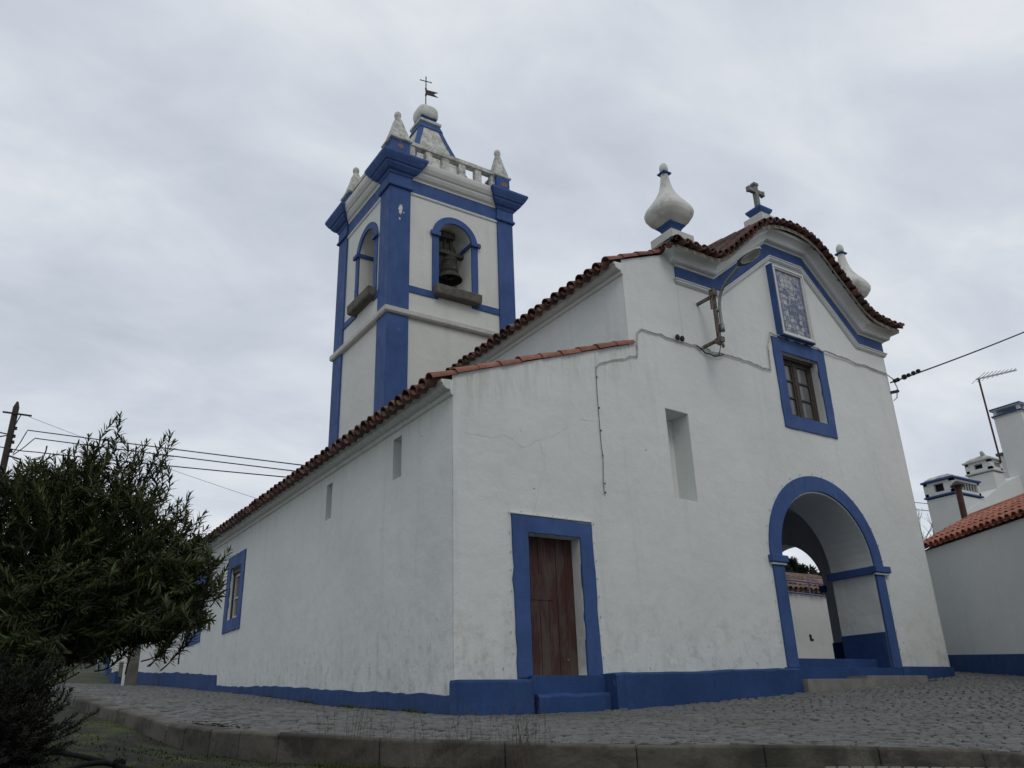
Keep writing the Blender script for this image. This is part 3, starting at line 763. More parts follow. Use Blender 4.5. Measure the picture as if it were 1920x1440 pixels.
# red plank door with its blue surround
dr = MB()
for i in range(6):
    x0 = 6.85+.97*i/6; dr.box(x0+.004, x0+.97/6-.004, 10.205+.003*(i % 2), 10.25, .54, 2.53)
door = dr.build('door', 'door', church)
def frm(b):
    b.band(hand([(6.60, .50), (8.085, .52), (8.06, 2.77), (6.575, 2.79)], 12, .006, 3), hand([(6.85, .50), (7.82, .50), (7.82, 2.53), (6.85, 2.53)], 12, .004, 4), F0, -.028, .01)
one(frm, 'door_surround', 'blue', church)
one(lambda b: b.box(6.56, 8.07, 9.962, 10.0, 2.785, 2.80), 'door_drip', 'plaster', church)
def drb(b):
    b.box(6.85, 7.82, 10.255, 10.29, .54, 2.53); b.box(7.02, 7.42, 10.198, 10.206, 1.60, 1.98)
o = one(drb, 'repair_board', 'door', door)
one(lambda b: b.tube([(7.63, 10.2, .76), (7.63, 10.185, .76)], .012, 8), 'latch', 'cross', door)

# arch surround with imposts
def arch_sur(b):
    n = 28
    io = arch(12.46, 15.20, .66, 2.585, n)[2:]; oo = arch(12.15, 15.49, .66, 2.585, n)[2:]
    V = [F0(p[0], p[1], d) for d in (-.035, .01) for l in (oo, io) for p in l]; m_ = n+1; Fc = []
    for i in range(n): Fc += [(i, i+1, m_+i+1, m_+i), (2*m_+i, 2*m_+i+1, i+1, i), (m_+i, m_+i+1, 3*m_+i+1, 3*m_+i)]
    b.add(V, Fc)
    b.box(12.17, 12.46, 9.965, 10.01, .66, 2.44); b.box(15.20, 15.47, 9.965, 10.01, .66, 2.44)
one(arch_sur, 'arch_surround', 'blue', church)
def imp(x0, x1):
    one(lambda b: b.rect_lathe(x0, x1, 9.94, 9.999, [(.0, 2.455), (.035, 2.47), (.035, 2.585), (.02, 2.592)]), 'arch_impost', 'blue', church)
    one(lambda b: b.box(x0-.005, x1+.005, 9.935, 9.9985, 2.42, 2.454), 'impost_fillet', 'plaster', church)
imp(12.13, 12.50); imp(15.16, 15.59)

# gable window with blue surround
win = one(lambda b: b.band(hand([(13.17, 5.21), (14.79, 5.19), (14.85, 7.21), (13.17, 7.20)], 10, .0045, 5), hand(win_h, 10, .003, 6), F0, -.03, .01), 'window_surround', 'blue', church)
def wfr(b):
    b.band(rect(13.42, 14.57, 5.48, 6.90), rect(13.52, 14.47, 5.56, 6.80), F0, .17, .25)
    b.box(13.955, 14.045, 10.165, 10.24, 5.56, 6.80)
    for x0, x1 in ((13.52, 13.955), (14.045, 14.47)):
        b.band(rect(x0, x1, 5.56, 6.80), rect(x0+.05, x1-.05, 5.62, 6.75), F0, .18, .24)
        for z in (6.0, 6.385): b.box(x0+.05, x1-.05, 10.185, 10.225, z-.016, z+.016)
    b.box(13.42, 14.57, 10.10, 10.17, 6.83, 6.899)
window = one(wfr, 'window', 'wood_dark', church)
one(lambda b: b.box(13.5, 14.5, 10.215, 10.222, 5.5, 6.85), 'pane', 'glass', window)
one(lambda b: b.box(13.4, 14.6, 10.28, 10.30, 5.4, 6.95), 'dark_backing', 'dark', window)  # near-black sheet stands in for the unlit space behind the glass

# framed picture of glazed tiles
az_ = one(lambda b: (b.band(rect(13.39, 14.45, 7.23, 8.94), rect(13.415, 14.425, 7.255, 8.915), F0, -.15, .005)), 'tile_picture_frame', 'blue', church)
one(lambda b: b.band(rect(13.415, 14.425, 7.255, 8.915), rect(13.455, 14.385, 7.30, 8.87), F0, -.165, -.10), 'frame_moulding', 'plaster', az_)
one(lambda b: b.band(rect(13.455, 14.385, 7.30, 8.87), rect(13.495, 14.345, 7.335, 8.835), F0, -.145, -.09), 'frame_moulding', 'plaster', az_)
one(lambda b: b.box(13.5, 14.34, 9.885, 9.895, 7.34, 8.83), 'tile_picture', 'azulejo', az_)

# frieze, cornice and mouldings of the curved gable
def gable_sweep(b, prof, wrap=True, ext=0):
    secs = []
    m_ = len(PED)
    rows = [[None]*len(prof) for _ in range(m_+2)]
    for j, (p, h) in enumerate(prof):
        pts = offs(PED, h)
        pts[0] = (PED[0][0]-p, pts[0][1]); pts[-1] = (PED[-1][0]+p, pts[-1][1])
        rows[0][j] = (pts[0][0], 11.0, pts[0][1]); rows[m_+1][j] = (pts[-1][0], 11.0, pts[-1][1])
        for i, q in enumerate(pts): rows[i+1][j] = (q[0], 10-p, q[1])
    V = [v for r_ in rows for v in r_]; n = len(prof)
    b.add(V, [(i*n+j, i*n+j+1, (i+1)*n+j+1, (i+1)*n+j) for i in range(m_+1) for j in range(n-1)]+[tuple(range(n)), tuple((m_+1)*n+j for j in range(n))])
one(lambda b: gable_sweep(b, [(-.01, -.265), (.022, -.265), (.022, .002), (-.01, .002)]), 'frieze', 'blue', church)
one(lambda b: gable_sweep(b, [(-.01, -.37), (.03, -.365), (.035, -.345), (.055, -.335), (.055, -.30), (.075, -.29), (.075, -.268), (-.01, -.266)]), 'frieze_moulding', 'plaster', church)
cv = [(.16+.15*(1-math.cos(PI/2*k/5)), .075+.13*math.sin(PI/2*k/5)) for k in range(6)]
one(lambda b: gable_sweep(b, [(-.01, .003), (.05, .003), (.055, .04)]+[(.055+.10*math.sin(PI/2*k/4), .04+.03*(1-math.cos(PI/2*k/4))) for k in range(1, 5)]+cv+[(.33, .22), (.33, .275), (-.01, .276)]), 'gable_cornice', 'plaster', church)

# tiles on the gable: barrel tiles pointing out of the facade along the curved line
prof = catmull([(10.2, 8.33, 0), (10.9, 8.33, 0), (11.55, 8.39, 0), (12.3, 9.0, 0), (13.1, 9.66, 0), (13.98, 9.84, 0), (14.75, 9.66, 0), (15.5, 8.98, 0), (16.25, 8.34, 0), (16.9, 8.19, 0), (17.40, 8.19, 0)], 14)
gt = MB(); acc = 0; last = prof[0]; pitch = .225; k_ = 0
path = []
for i in range(1, len(prof)):
    d = (prof[i]-prof[i-1]).length
    while acc+d >= pitch*.5:
        t = (pitch*.5-acc)/d; q = prof[i-1].lerp(prof[i], t); tg = (prof[i]-prof[i-1]).normalized()
        path.append((q, tg)); prof[i-1] = q; d = (prof[i]-q).length; acc = 0
    acc += d
for i, (q, tg) in enumerate(path):
    up = Vector((-tg.y, 0, tg.x)); ax = Vector((0, -1, -.12)).normalized()
    for c in range(4):
        yb = 9.50+c*.40
        if i % 2 == 0: tile(gt, (q.x+up.x*.05, yb, q.y+up.z*.05+.12*(yb-9.5)), ax, up, .44, .088, .072)
        else: tile(gt, (q.x+up.x*.055, yb-.05, q.y+up.z*.055+.12*(yb-9.5)), ax, up, .44, .08, .092, convex=False)
# side return rows
for sx, x_, zb in ((-1, 10.22, 8.30), (1, 17.44, 8.16)):
    for i in range(7):
        yb = 9.62+i*.225
        tile(gt, (x_, yb, zb+.05), (sx, 0, -.25), (sx*.25, 0, 1), .5, .088, .072)
        tile(gt, (x_+sx*.05, yb+.112, zb+.055), (sx, 0, -.25), (sx*.25, 0, 1), .5, .08, .092, convex=False)
# corner tiles turned diagonally
for (cx, cz, sx) in ((10.22, 8.33, -1), (17.45, 8.19, 1)):
    tile(gt, (cx, 9.50, cz+.03), (sx, -1, -.25), (0, 0, 1), .55, .095, .075)
gable_roof = gt.build('gable_roof', 'tile', church, smooth=False, tint=True)
def mort(b):
    pts = [(q.x, q.y) for q, tg in path]
    V = [(x, 9.60, z-.01) for x, z in pts]+[(x, 11.1, z+.17) for x, z in pts]+[(x, 9.60, z-.10) for x, z in pts]; n = len(pts)
    b.add(V, [(i, i+1, n+i+1, n+i) for i in range(n-1)]+[(2*n+i, 2*n+i+1, i+1, i) for i in range(n-1)])
one(mort, 'tile_bed', 'mortar', gable_roof)
# long tiles laid down the left slope behind the edge row
lt = MB()
for row, yb in enumerate((9.92, 10.2, 10.5, 10.8)):
    for i in range(7):
        a0 = Vector((11.45+.31*i, yb, 0)); 
        t = (a0.x-11.45)/2.2; z0 = 8.44+1.26*(t*t*(3-2*t))*.98
        t2 = min(1.05, t+.16); z1 = 8.44+1.26*(t2*t2*(3-2*t2))*.98
        ax = Vector((-.34, 0, z0-z1)).normalized(); up = Vector((-ax.z, 0, ax.x)); up = up if up.z > 0 else -up
        tile(lt, (a0.x, yb, z0+.05+.12*(yb-9.5)), ax, up, .42, .105, .085, tint=random.choice([(.22, .10, .065), (.17, .075, .05), (.26, .13, .085)]))
lt.build('slope_tiles', 'tile', gable_roof, tint=True)

# onion shaped corner finials
def sq(a, z):      # square with well rounded corners
    c = abs(math.cos(a)); s_ = abs(math.sin(a)); return 1.0/((c**3.2+s_**3.2)**(1/3.2))
def finial(x, yy, z):
    f = MB(); K = .92
    prof_ = [(.17, .04), (.30, .12), (.42, .21), (.50, .33), (.52, .43), (.49, .54), (.41, .66), (.31, .79), (.225, .93), (.165, 1.08), (.125, 1.25), (.10, 1.42), (.09, 1.52)]
    pr = []
    for i in range(len(prof_)-1):
        for k in range(3): t = k/3; pr.append((K*(prof_[i][0]*(1-t)+prof_[i+1][0]*t), K*(prof_[i][1]*(1-t)+prof_[i+1][1]*t)))
    pr.append((K*prof_[-1][0], K*prof_[-1][1]))
    pr = [(r_*.95, z_) for r_, z_ in pr]
    f.lathe(pr, (x, yy, z+.265), 40, lambda a, zq: (1+(sq(a, zq)-1)*max(0.15, min(1, (1.2-zq)/.75)))*(1+.012*math.sin(3*a+x*5+zq*7)+.008*math.sin(5*a-zq*13+x)))
    fo = f.build('finial', 'finial', church, smooth=True)
    one(lambda b: b.rect_lathe(x-.29, x+.29, yy-.29, yy+.29, [(0, z-.55), (0, z-.12)]), 'blue_base', 'blue', fo)
    one(lambda b: b.rect_lathe(x-.31, x+.31, yy-.31, yy+.31, [(0, z-.119), (0, z+.07), (-.03, z+.095)]), 'pedestal', 'plaster_old', fo)
    one(lambda b: b.rect_lathe(x, x, yy, yy, [(.145, z+.096), (.125, z+.13), (.125, z+.19), (.165, z+.27), (.225, z+.34)]), 'neck', 'blue', fo)
    T_ = z+.265+K*1.50
    one(lambda b: b.rect_lathe(x, x, yy, yy, [(.07, T_), (.105, T_+.012), (.11, T_+.045), (.07, T_+.06)]), 'collar', 'blue', fo)
    one(lambda b: b.lathe([(.06, 0), (.088, .05), (.095, .11), (.083, .18), (.05, .235), (.0, .255)], (x, yy, T_+.05), 16), 'tip', 'finial', fo, smooth=True)
    return fo
finial(11.0, 10.36, 8.99); finial(16.90, 10.36, 8.80)
# gable cross on its pedestal
ped = one(lambda b: b.rect_lathe(13.70, 14.22, 10.10, 10.62, [(.03, 9.85), (.03, 10.28), (0, 10.30), (0, 10.50), (-.08, 10.56)]), 'cross_pedestal', 'plaster_old', church)
one(lambda b: b.rect_lathe(13.81, 14.11, 10.21, 10.51, [(-.02, 10.56), (0, 10.58), (.06, 10.68), (.07, 10.73), (-.09, 10.82)]), 'blue_cap', 'blue', ped)
one(lambda b: b.box(13.66, 14.26, 10.06, 10.66, 9.8, 10.12), 'blue_base', 'blue', ped)
def crs(b):
    x, yy = 13.96, 10.36
    b.rect_lathe(x-.055, x+.055, yy-.045, yy+.045, [(.015, 10.80), (0, 10.83), (0, 11.47), (-.015, 11.49)])
    b.box(x-.24, x-.056, yy-.042, yy+.042, 11.225, 11.325); b.box(x+.056, x+.24, yy-.042, yy+.042, 11.225, 11.325)
    for sx in (-1, 1): b.box(x+sx*.24-.025, x+sx*.24+.025, yy-.05, yy+.05, 11.21, 11.34)
    b.box(x-.075, x+.075, yy-.062, yy+.062, 11.43, 11.495)
one(crs, 'gable_cross', 'cross', church)

# aisle roof, eaves cornice, verge
SL = .363; dn = Vector((-1, 0, -SL)).normalized(); no = Vector((-SL, 0, 1)).normalized()
r_ = MB(); roof_field(r_, (5.27, 10.055, 4.64), (0, 1, 0), dn, no, 108, .27, 10, .47, .43, .115, None, (.27, .108, .070))
ar = r_.build('aisle_roof', 'tile', church, tint=True)
one(lambda b: b.add([(5.42, 10.02, 4.655), (9.2, 10.02, 4.655+3.78*SL), (9.2, 39.1, 4.655+3.78*SL), (5.42, 39.1, 4.655)], [(0, 1, 2, 3)]), 'roof_bed', 'roofbase', ar)
def ecorn(x, y0, y1, z):
    pr = [(0, z-.20), (.035, z-.185), (.05, z-.12)]+[(.05+.13*math.sin(PI/2*k/4), z-.12+.09*(1-math.cos(PI/2*k/4))) for k in range(1, 5)]+[(.20, z-.02), (.20, z+.03), (-.02, z+.05)]
    def f(b):
        V = []
        for y in (y0, y1): V += [(x-p, y, q) for p, q in pr]
        n = len(pr); b.add(V, [(i, i+1, n+i+1, n+i) for i in range(n-1)]+[tuple(range(n)), tuple(range(n, 2*n))])
    return f
one(ecorn(5.6, 9.97, 39, 4.66), 'eaves_cornice', 'plaster', church)
# nave roof
SN = .40; dn = Vector((-1, 0, -SN)).normalized(); no = Vector((-SN, 0, 1)).normalized()
r_ = MB(); roof_field(r_, (8.87, 10.055, 7.69), (0, 1, 0), dn, no, 108, .27, 5, .47, .43, .115, None, (.20, .08, .055))
nr = r_.build('nave_roof', 'tile', church, tint=True)
def nb(b):
    b.add([(9.0, 10.02, 7.70), (13.3, 10.02, 7.70+4.3*SN), (13.3, 39.1, 7.70+4.3*SN), (9.0, 39.1, 7.70)], [(0, 1, 2, 3)])
    b.add([(17.5, 11, 7.70), (13.3, 11, 7.70+4.3*SN), (13.3, 39.1, 7.70+4.3*SN), (17.5, 39.1, 7.70)], [(0, 1, 2, 3)])
one(nb, 'roof_bed', 'roofbase', nr)
one(ecorn(9.2, 9.975, 39, 7.72), 'eaves_cornice', 'plaster', church)

# side windows
def side_window(y0, y1, z0, z1):
    sur = one(lambda b: b.band(hand(rect(y0-.29, y1+.29, z0-.29, z1+.31), 10, .005, int(y0)), hand(rect(y0, y1, z0, z1), 10, .004, 7), F1, -.025, .01), 'window_surround', 'blue', church)
    def fr(b):
        b.band(rect(y0+.02, y1-.02, z0+.02, z1-.14), rect(y0+.09, y1-.09, z0+.09, z1-.21), F1, .10, .16)
        ym = (y0+y1)/2; b.box(5.705, 5.75, ym-.03, ym+.03, z0+.09, z1-.2)
        b.box(5.71, 5.745, y0+.09, y1-.09, (z0+z1)/2-.12, (z0+z1)/2-.08)
    wi = one(fr, 'window', 'wood_white', church)
    one(lambda b: b.box(5.735, 5.74, y0, y1, z0, z1-.12), 'pane', 'glass', wi)
    one(lambda b: (b.box(5.64, 5.80, y0+.002, y1-.002, z1-.13, z1-.002), b.box(5.66, 5.80, y1-.05, y1-.002, z0, z1-.13)), 'frame', 'wood_dark', wi)
    one(lambda b: b.box(5.79, 5.81, y0-.1, y1+.1, z0-.1, z1+.1), 'dark_backing', 'dark', wi)  # black sheet behind the pane, the dark of the room put into its colour
side_window(20.42, 21.30, 2.42, 3.67); side_window(24.08, 24.92, 2.42, 3.67)
one(lambda b: b.box(5.53, 5.75, 38.4, 39.02, 1.5, 4.6), 'corner_pilaster', 'blue', church)

# cracks in the plaster
def cracks(b):
    def cr(pts, r=.004):
        P = []
        rng = random.Random(int(pts[0][0]*100))
        for i in range(len(pts)-1):
            for k in range(6):
                t = k/6; P.append((pts[i][0]*(1-t)+pts[i+1][0]*t+rng.gauss(0, .012), 9.999, pts[i][1]*(1-t)+pts[i+1][1]*t+rng.gauss(0, .012)))
        P.append((pts[-1][0], 9.999, pts[-1][1])); b.tube(P, [r*rng.choice((.1, .25, .35, .5, .6)) for _ in P], 5)
    cr([(5.8, 3.94), (6.25, 3.90), (6.55, 3.99), (6.85, 3.83), (7.15, 4.02), (7.42, 4.12), (7.75, 4.34), (8.05, 4.5), (8.36, 4.52)])
    cr([(7.15, 4.02), (7.22, 3.8), (7.22, 3.55), (7.1, 3.2), (7.03, 2.95), (6.98, 2.81)], .003)
    cr([(8.4, 5.52), (8.75, 5.68), (9.05, 5.76), (9.30, 5.88)], .005)
one(cracks, 'plaster_crack', 'cable_white', church)
# water stains below the verge tile joints and below the gable window: real thin deposits of algae
# ------------------------------------------------------------------ bell tower (part of the church)
TX0, TX1, TY0, TY1 = 7.3, 11.0, 16.2, 19.6
FT = FY(TY0+.05); FL = FX(TX0+.05)
af = arch(8.71, 9.69, 10.12, 11.64, 18); al = arch(17.13, 18.15, 10.12, 11.60, 18)
t = MB()
t.holed([(TX0+.05, 4.5), (TX1-.05, 4.5), (TX1-.05, 13.4), (TX0+.05, 13.4)], [af], FT)
t.holed([(TY0+.05, 4.5), (TY1-.05, 4.5), (TY1-.05, 13.4), (TY0+.05, 13.4)], [al], FL)
t.reveal(af, FT, 0, .75); t.reveal(al, FL, 0, .75)
t.add([(TX1-.05, TY0+.05, 4.5), (TX1-.05, TY1-.05, 4.5), (TX1-.05, TY1-.05, 13.4), (TX1-.05, TY0+.05, 13.4), (TX0+.05, TY1-.05, 4.5), (TX0+.05, TY1-.05, 13.4)], [(0, 1, 2, 3), (4, 1, 2, 5)])
# belfry chamber
cx0, cx1, cy0, cy1 = TX0+.8, TX1-.5, TY0+.8, TY1-.5
t.holed([(cx0, 10.0), (cx1, 10.0), (cx1, 12.6), (cx0, 12.6)], [arch(8.71, 9.69, 10.12, 11.64, 18)], FY(cy0))
t.holed([(cy0, 10.0), (cy1, 10.0), (cy1, 12.6), (cy0, 12.6)], [arch(17.13, 18.15, 10.12, 11.60, 18)], FX(cx0))
t.add([(cx1, cy0, 10), (cx1, cy1, 10), (cx1, cy1, 12.6), (cx1, cy0, 12.6), (cx0, cy1, 10), (cx0, cy1, 12.6), (cx0, cy0, 10), (cx0, cy0, 12.6)], [(0, 1, 2, 3), (4, 1, 2, 5), (6, 0, 1, 4), (7, 3, 2, 5)])
tower = t.build('bell_tower', 'plaster_tower', church)
def TP(fn, name, mat, **k): return one(fn, name, mat, tower, **k)
PW = .575
cor = [(TX0, TX0+PW, TY0, TY0+PW), (TX1-.49, TX1, TY0, TY0+PW), (TX0, TX0+PW, TY1-PW, TY1), (TX1-PW, TX1, TY1-PW, TY1)]
for (x0, x1, y0, y1) in cor:
    TP(lambda b: b.box(x0, x1, y0, y1, 4.5, 9.035), 'corner_pilaster', 'blue')
    TP(lambda b: b.box(x0, x1, y0, y1, 9.24, 12.66), 'corner_pilaster', 'blue')
    # capital and cornice breaking forward over the pilaster
    TP(lambda b: b.rect_lathe(x0, x1, y0, y1, [(0, 12.661), (.05, 12.67), (.06, 12.72), (.02, 12.78), (.02, 13.02), (.05, 13.05), (.06, 13.10), (.12, 13.13), (.20, 13.22), (.21, 13.27), (.24, 13.28), (.30, 13.38), (.34, 13.46), (.34, 13.52), (-.02, 13.56)]), 'pilaster_cornice', 'blue')
    TP(lambda b: b.rect_lathe(x0+.03, x1-.03, y0+.03, y1-.03, [(0, 13.5), (0, 14.17)]), 'pinnacle_pedestal', 'blue_chip')
    cx, cy = (x0+x1)/2, (y0+y1)/2; h = (x1-x0)/2
    def pin(b):
        b.rect_lathe(cx-h, cx+h, cy-h, cy+h, [(-.01, 14.171), (.03, 14.19), (.03, 14.24), (-.03, 14.26)])
        b.rect_lathe(cx, cx, cy, cy, [(h-.02, 14.262), (h*.80, 14.42), (h*.55, 14.68), (h*.34, 14.95), (.055, 15.07)])
        b.lathe([(.05, -.03), (.08, .03), (.098, .10), (.088, .17), (.05, .22), (.0, .235)], (cx, cy, 15.05), 12)
    TP(pin, 'pinnacle', 'mossy')
TP(lambda b: b.rect_lathe(TX0, TX1, TY0, TY1, [(-.1, 9.04), (.03, 9.05), (.07, 9.09), (.075, 9.20), (.02, 9.232), (-.1, 9.238)], False), 'string_course', 'plaster_old')
TP(lambda b: b.rect_lathe(TX0+.05, TX1-.05, TY0+.05, TY1-.05, [(-.03, 12.58), (.02, 12.59), (.04, 12.62), (.04, 12.655), (-.03, 12.66)], False), 'frieze_moulding', 'plaster_tower')
TP(lambda b: b.rect_lathe(TX0+.05, TX1-.05, TY0+.05, TY1-.05, [(-.03, 12.661), (.025, 12.661), (.025, 13.03), (-.03, 13.03)], False), 'frieze', 'blue')
TP(lambda b: b.rect_lathe(TX0+.05, TX1-.05, TY0+.05, TY1-.05, [(-.03, 13.031), (.04, 13.035), (.05, 13.09), (.11, 13.13), (.16, 13.21), (.17, 13.26), (.20, 13.275), (.26, 13.37), (.28, 13.45), (.28, 13.515), (-.9, 13.545)], False), 'cornice', 'plaster_tower')
# sill bands either side of the openings
for bx in ((TX0+PW, 8.70, TY0+.022, TY0+.06), (9.69, TX1-.49, TY0+.022, TY0+.06), (TX0+.022, TX0+.06, TY0+PW, 17.13), (TX0+.022, TX0+.06, 18.15, TY1-PW)):
    TP(lambda b: b.box(*bx, 9.76, 9.94), 'sill_band', 'blue')
def opening_sur(f, u0, u1, vs, sfx):
    n = 18
    def ring(b):
        io = arch(u0, u1, 9.94, vs, n)[2:]; oo = arch(u0-.185, u1+.185, 9.94, vs, n)[2:]
        V = [f(p[0], p[1], d) for d in (-.03, .01) for l in (oo, io) for p in l]; m_ = n+1; Fc = []
        for i in range(n): Fc += [(i, i+1, m_+i+1, m_+i), (2*m_+i, 2*m_+i+1, i+1, i), (m_+i, m_+i+1, 3*m_+i+1, 3*m_+i)]
        b.add(V, Fc)
        for a0, a1 in ((u0-.185, u0), (u1, u1+.185)):
            b.poly(rect(a0, a1, 9.941, vs), f, -.03, .01)
    TP(ring, 'opening_surround', 'blue')
    for (a0, a1), (b0, b1) in (((u0-.25, u0+.035), (u0-.005, u0+.04)), ((u1-.035, u1+.25), (u1-.04, u1+.005))):
        def imps(b):
            b.poly(rect(a0, a1, vs-.04, vs+.07), f, -.09, -.031); b.poly(rect(b0, b1, vs-.04, vs+.068), f, -.031, .72)
        TP(imps, 'opening_impost', 'blue')
opening_sur(FT, 8.71, 9.69, 11.62, 'f'); opening_sur(FL, 17.13, 18.15, 11.58, 'l')
TP(lambda b: b.rect_lathe(8.56, 9.86, TY0-.17, TY0+.72, [(-.03, 9.82), (0, 9.86), (.01, 10.08), (-.03, 10.115)]), 'stone_sill', 'granite')
TP(lambda b: b.rect_lathe(TX0-.17, TX0+.72, 16.98, 18.3, [(-.03, 9.82), (0, 9.86), (.01, 10.08), (-.03, 10.115)]), 'stone_sill', 'granite')
def blob(cx, cz, rx, rz, seed):
    r = random.Random(seed); return [(cx+rx*math.cos(2*PI*k/18)*r.uniform(.45, 1.1), cz+rz*math.sin(2*PI*k/18)*r.uniform(.55, 1.1)) for k in range(18)]
for q_ in ((7.60, 12.02, .07, .20, 1), (7.58, 11.74, .03, .05, 2), (7.69, 11.95, .02, .03, 3)):
    TP(lambda b: b.poly(blob(*q_), FY(TY0), -.003, .002), 'peeled_patch', 'plaster_tower')
for q_ in ((7.58, 13.99, .11, .10, 4), (10.78, 13.95, .14, .09, 5)):
    TP(lambda b: b.poly(blob(*q_), FY(TY0+.03), -.003, .002), 'peeled_patch', 'brick_patch')
# balustrade
def balus(b):
    x0, x1, y0, y1 = TX0+.12, TX1-.10, TY0+.12, TY1-.12
    for (a, c_, hx) in (((TX0+PW-.03, y0), (TX1-.46, y0), True), ((TX0+PW-.03, y1-.16), (TX1-PW+.03, y1-.16), True)):
        L = c_[0]-a[0]
        b.box(a[0], c_[0], a[1], a[1]+.16, 13.52, 13.70); b.box(a[0], c_[0], a[1]-.02, a[1]+.18, 14.22, 14.335)
        n = 6
        for k in range(n):
            xx = a[0]+L*k/(n-1)*.955; b.box(xx, xx+L*.05+.07, a[1]+.01, a[1]+.15, 13.701, 14.219)
    for xx in (x0, x1-.16):
        yA, yB = TY0+PW-.03, TY1-PW+.03; L = yB-yA
        b.box(xx, xx+.16, yA, yB, 13.52, 13.70); b.box(xx-.02, xx+.18, yA, yB, 14.22, 14.335)
        for k in range(6):
            yy = yA+L*k/5*.955; b.box(xx+.01, xx+.15, yy, yy+L*.05+.07, 13.701, 14.219)
TP(balus, 'balustrade', 'mossy')
SX, SY = 9.15, 17.9
TP(lambda b: b.rect_lathe(SX, SX, SY, SY, [(1.30, 13.5), (1.10, 13.85), (.86, 14.45), (.64, 15.15), (.45, 15.75), (.29, 16.32)]), 'spire', 'mossy')
def ribs(b):
    pr = [(1.30, 13.5), (1.10, 13.85), (.86, 14.45), (.64, 15.15), (.45, 15.75), (.29, 16.32)]
    for sx in (-1, 1):
        for sy in (-1, 1):
            V = []
            for d, z in pr:
                w_ = .13; o_ = d+.018
                V += [(SX+sx*o_, SY+sy*o_, z), (SX+sx*(o_-w_), SY+sy*o_, z), (SX+sx*o_, SY+sy*(o_-w_), z), (SX+sx*(o_-w_), SY+sy*(o_-.05), z), (SX+sx*(o_-.05), SY+sy*(o_-w_), z)]
            b.add(V, [(i*5+a, i*5+c_, i*5+5+c_, i*5+5+a) for i in range(len(pr)-1) for a, c_ in ((0, 1), (0, 2), (1, 3), (2, 4))])
    b.rect_lathe(SX, SX, SY, SY, [(.385, 16.10), (.32, 16.30), (.30, 16.33)], False)
TP(ribs, 'spire_rib', 'blue')
TP(lambda b: b.rect_lathe(SX, SX, SY, SY, [(.28, 16.331), (.35, 16.35), (.35, 16.43), (.24, 16.48)]), 'spire_cap', 'mossy')
TP(lambda b: b.rect_lathe(SX, SX, SY, SY, [(.20, 16.481), (.20, 16.58), (.26, 16.63)]), 'spire_neck', 'blue')
TP(lambda b: b.lathe([(.20, 0), (.27, .02), (.315, .08), (.33, .20), (.32, .33), (.275, .42), (.17, .455), (0, .46)], (SX, SY, 16.61), 32, lambda a, z: 1+(sq(a, z)-1)*1.3), 'spire_orb', 'finial', smooth=True)
def vane(b):
    b.tube([(SX, SY, 17.1), (SX, SY, 18.32)], .017, 8); b.tube([(SX-.16, SY+.03, 18.17), (SX+.16, SY-.03, 18.17)], .014, 8)
    for p in ((SX-.17, SY+.03, 18.17), (SX+.17, SY-.03, 18.17), (SX, SY, 18.33)): b.lathe([(.0, -.025), (.025, 0), (0, .025)], p, 8)
    for z in (17.62, 17.86): b.lathe([(.03, 0), (.03, .04)], (SX, SY, z), 8)
TP(vane, 'weather_vane', 'iron')
def pen(b):
    f = lambda u, v, d: (SX+.02+u, SY-.2*u+d, v)
    b.poly([(0, 17.66), (.37, 17.65), (.22, 17.745), (.37, 17.84), (0, 17.85)], f, -.006, .006)
TP(pen, 'vane_pennant', 'pennant')

# bells: one hanging in the front opening
bell = thing('bell', 'dark bronze bell hanging in the front opening of the tower', 'bell', (9.25, 16.72, 10.42))
bo = one(lambda b: b.lathe([(.335, 10.44), (.325, 10.47), (.285, 10.53), (.235, 10.66), (.215, 10.82), (.205, 10.98), (.21, 10.985), (.21, 11.01), (.195, 11.02), (.18, 11.06), (.185, 11.065), (.185, 11.09), (.16, 11.11), (.08, 11.16), (0, 11.165)], (9.30, 16.72, .26), 32, cap=False), 'bell_body', 'bronze', bell, smooth=True)
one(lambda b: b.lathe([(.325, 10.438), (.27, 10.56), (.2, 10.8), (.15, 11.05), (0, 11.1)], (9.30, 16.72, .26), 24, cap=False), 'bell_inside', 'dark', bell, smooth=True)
one(lambda b: b.lathe([(.0, 10.46), (.05, 10.48), (.055, 10.54), (.02, 10.6), (.015, 11.0)], (9.30, 16.72, .26), 10), 'clapper', 'iron', bell)
def yoke(b):
    b.box(8.70, 9.72, 16.64, 16.80, 11.43, 11.53)
    b.bar((9.20, 16.72, 11.5), (9.12, 16.72, 12.03), .06, .08); b.bar((9.36, 16.72, 11.5), (9.32, 16.72, 12.05), .06, .08)
    b.box(9.02, 9.40, 16.60, 16.84, 11.9, 12.08)
    b.box(8.72, 8.86, 16.58, 16.86, 11.64, 11.78)
one(yoke, 'headstock', 'wood_beam', bell)
one(lambda b: (b.bar((9.26, 16.72, 11.38), (9.26, 16.72, 11.6), .025), b.bar((9.34, 16.72, 11.38), (9.34, 16.72, 11.6), .025)), 'hanger', 'cross', bell)
tag(one(lambda b: b.box(7.75, 8.15, 17.0, 17.145, 10.98, 11.22), 'beam_end', 'wood_beam'), 'dark timber beam end in the left opening of the tower', 'beam')

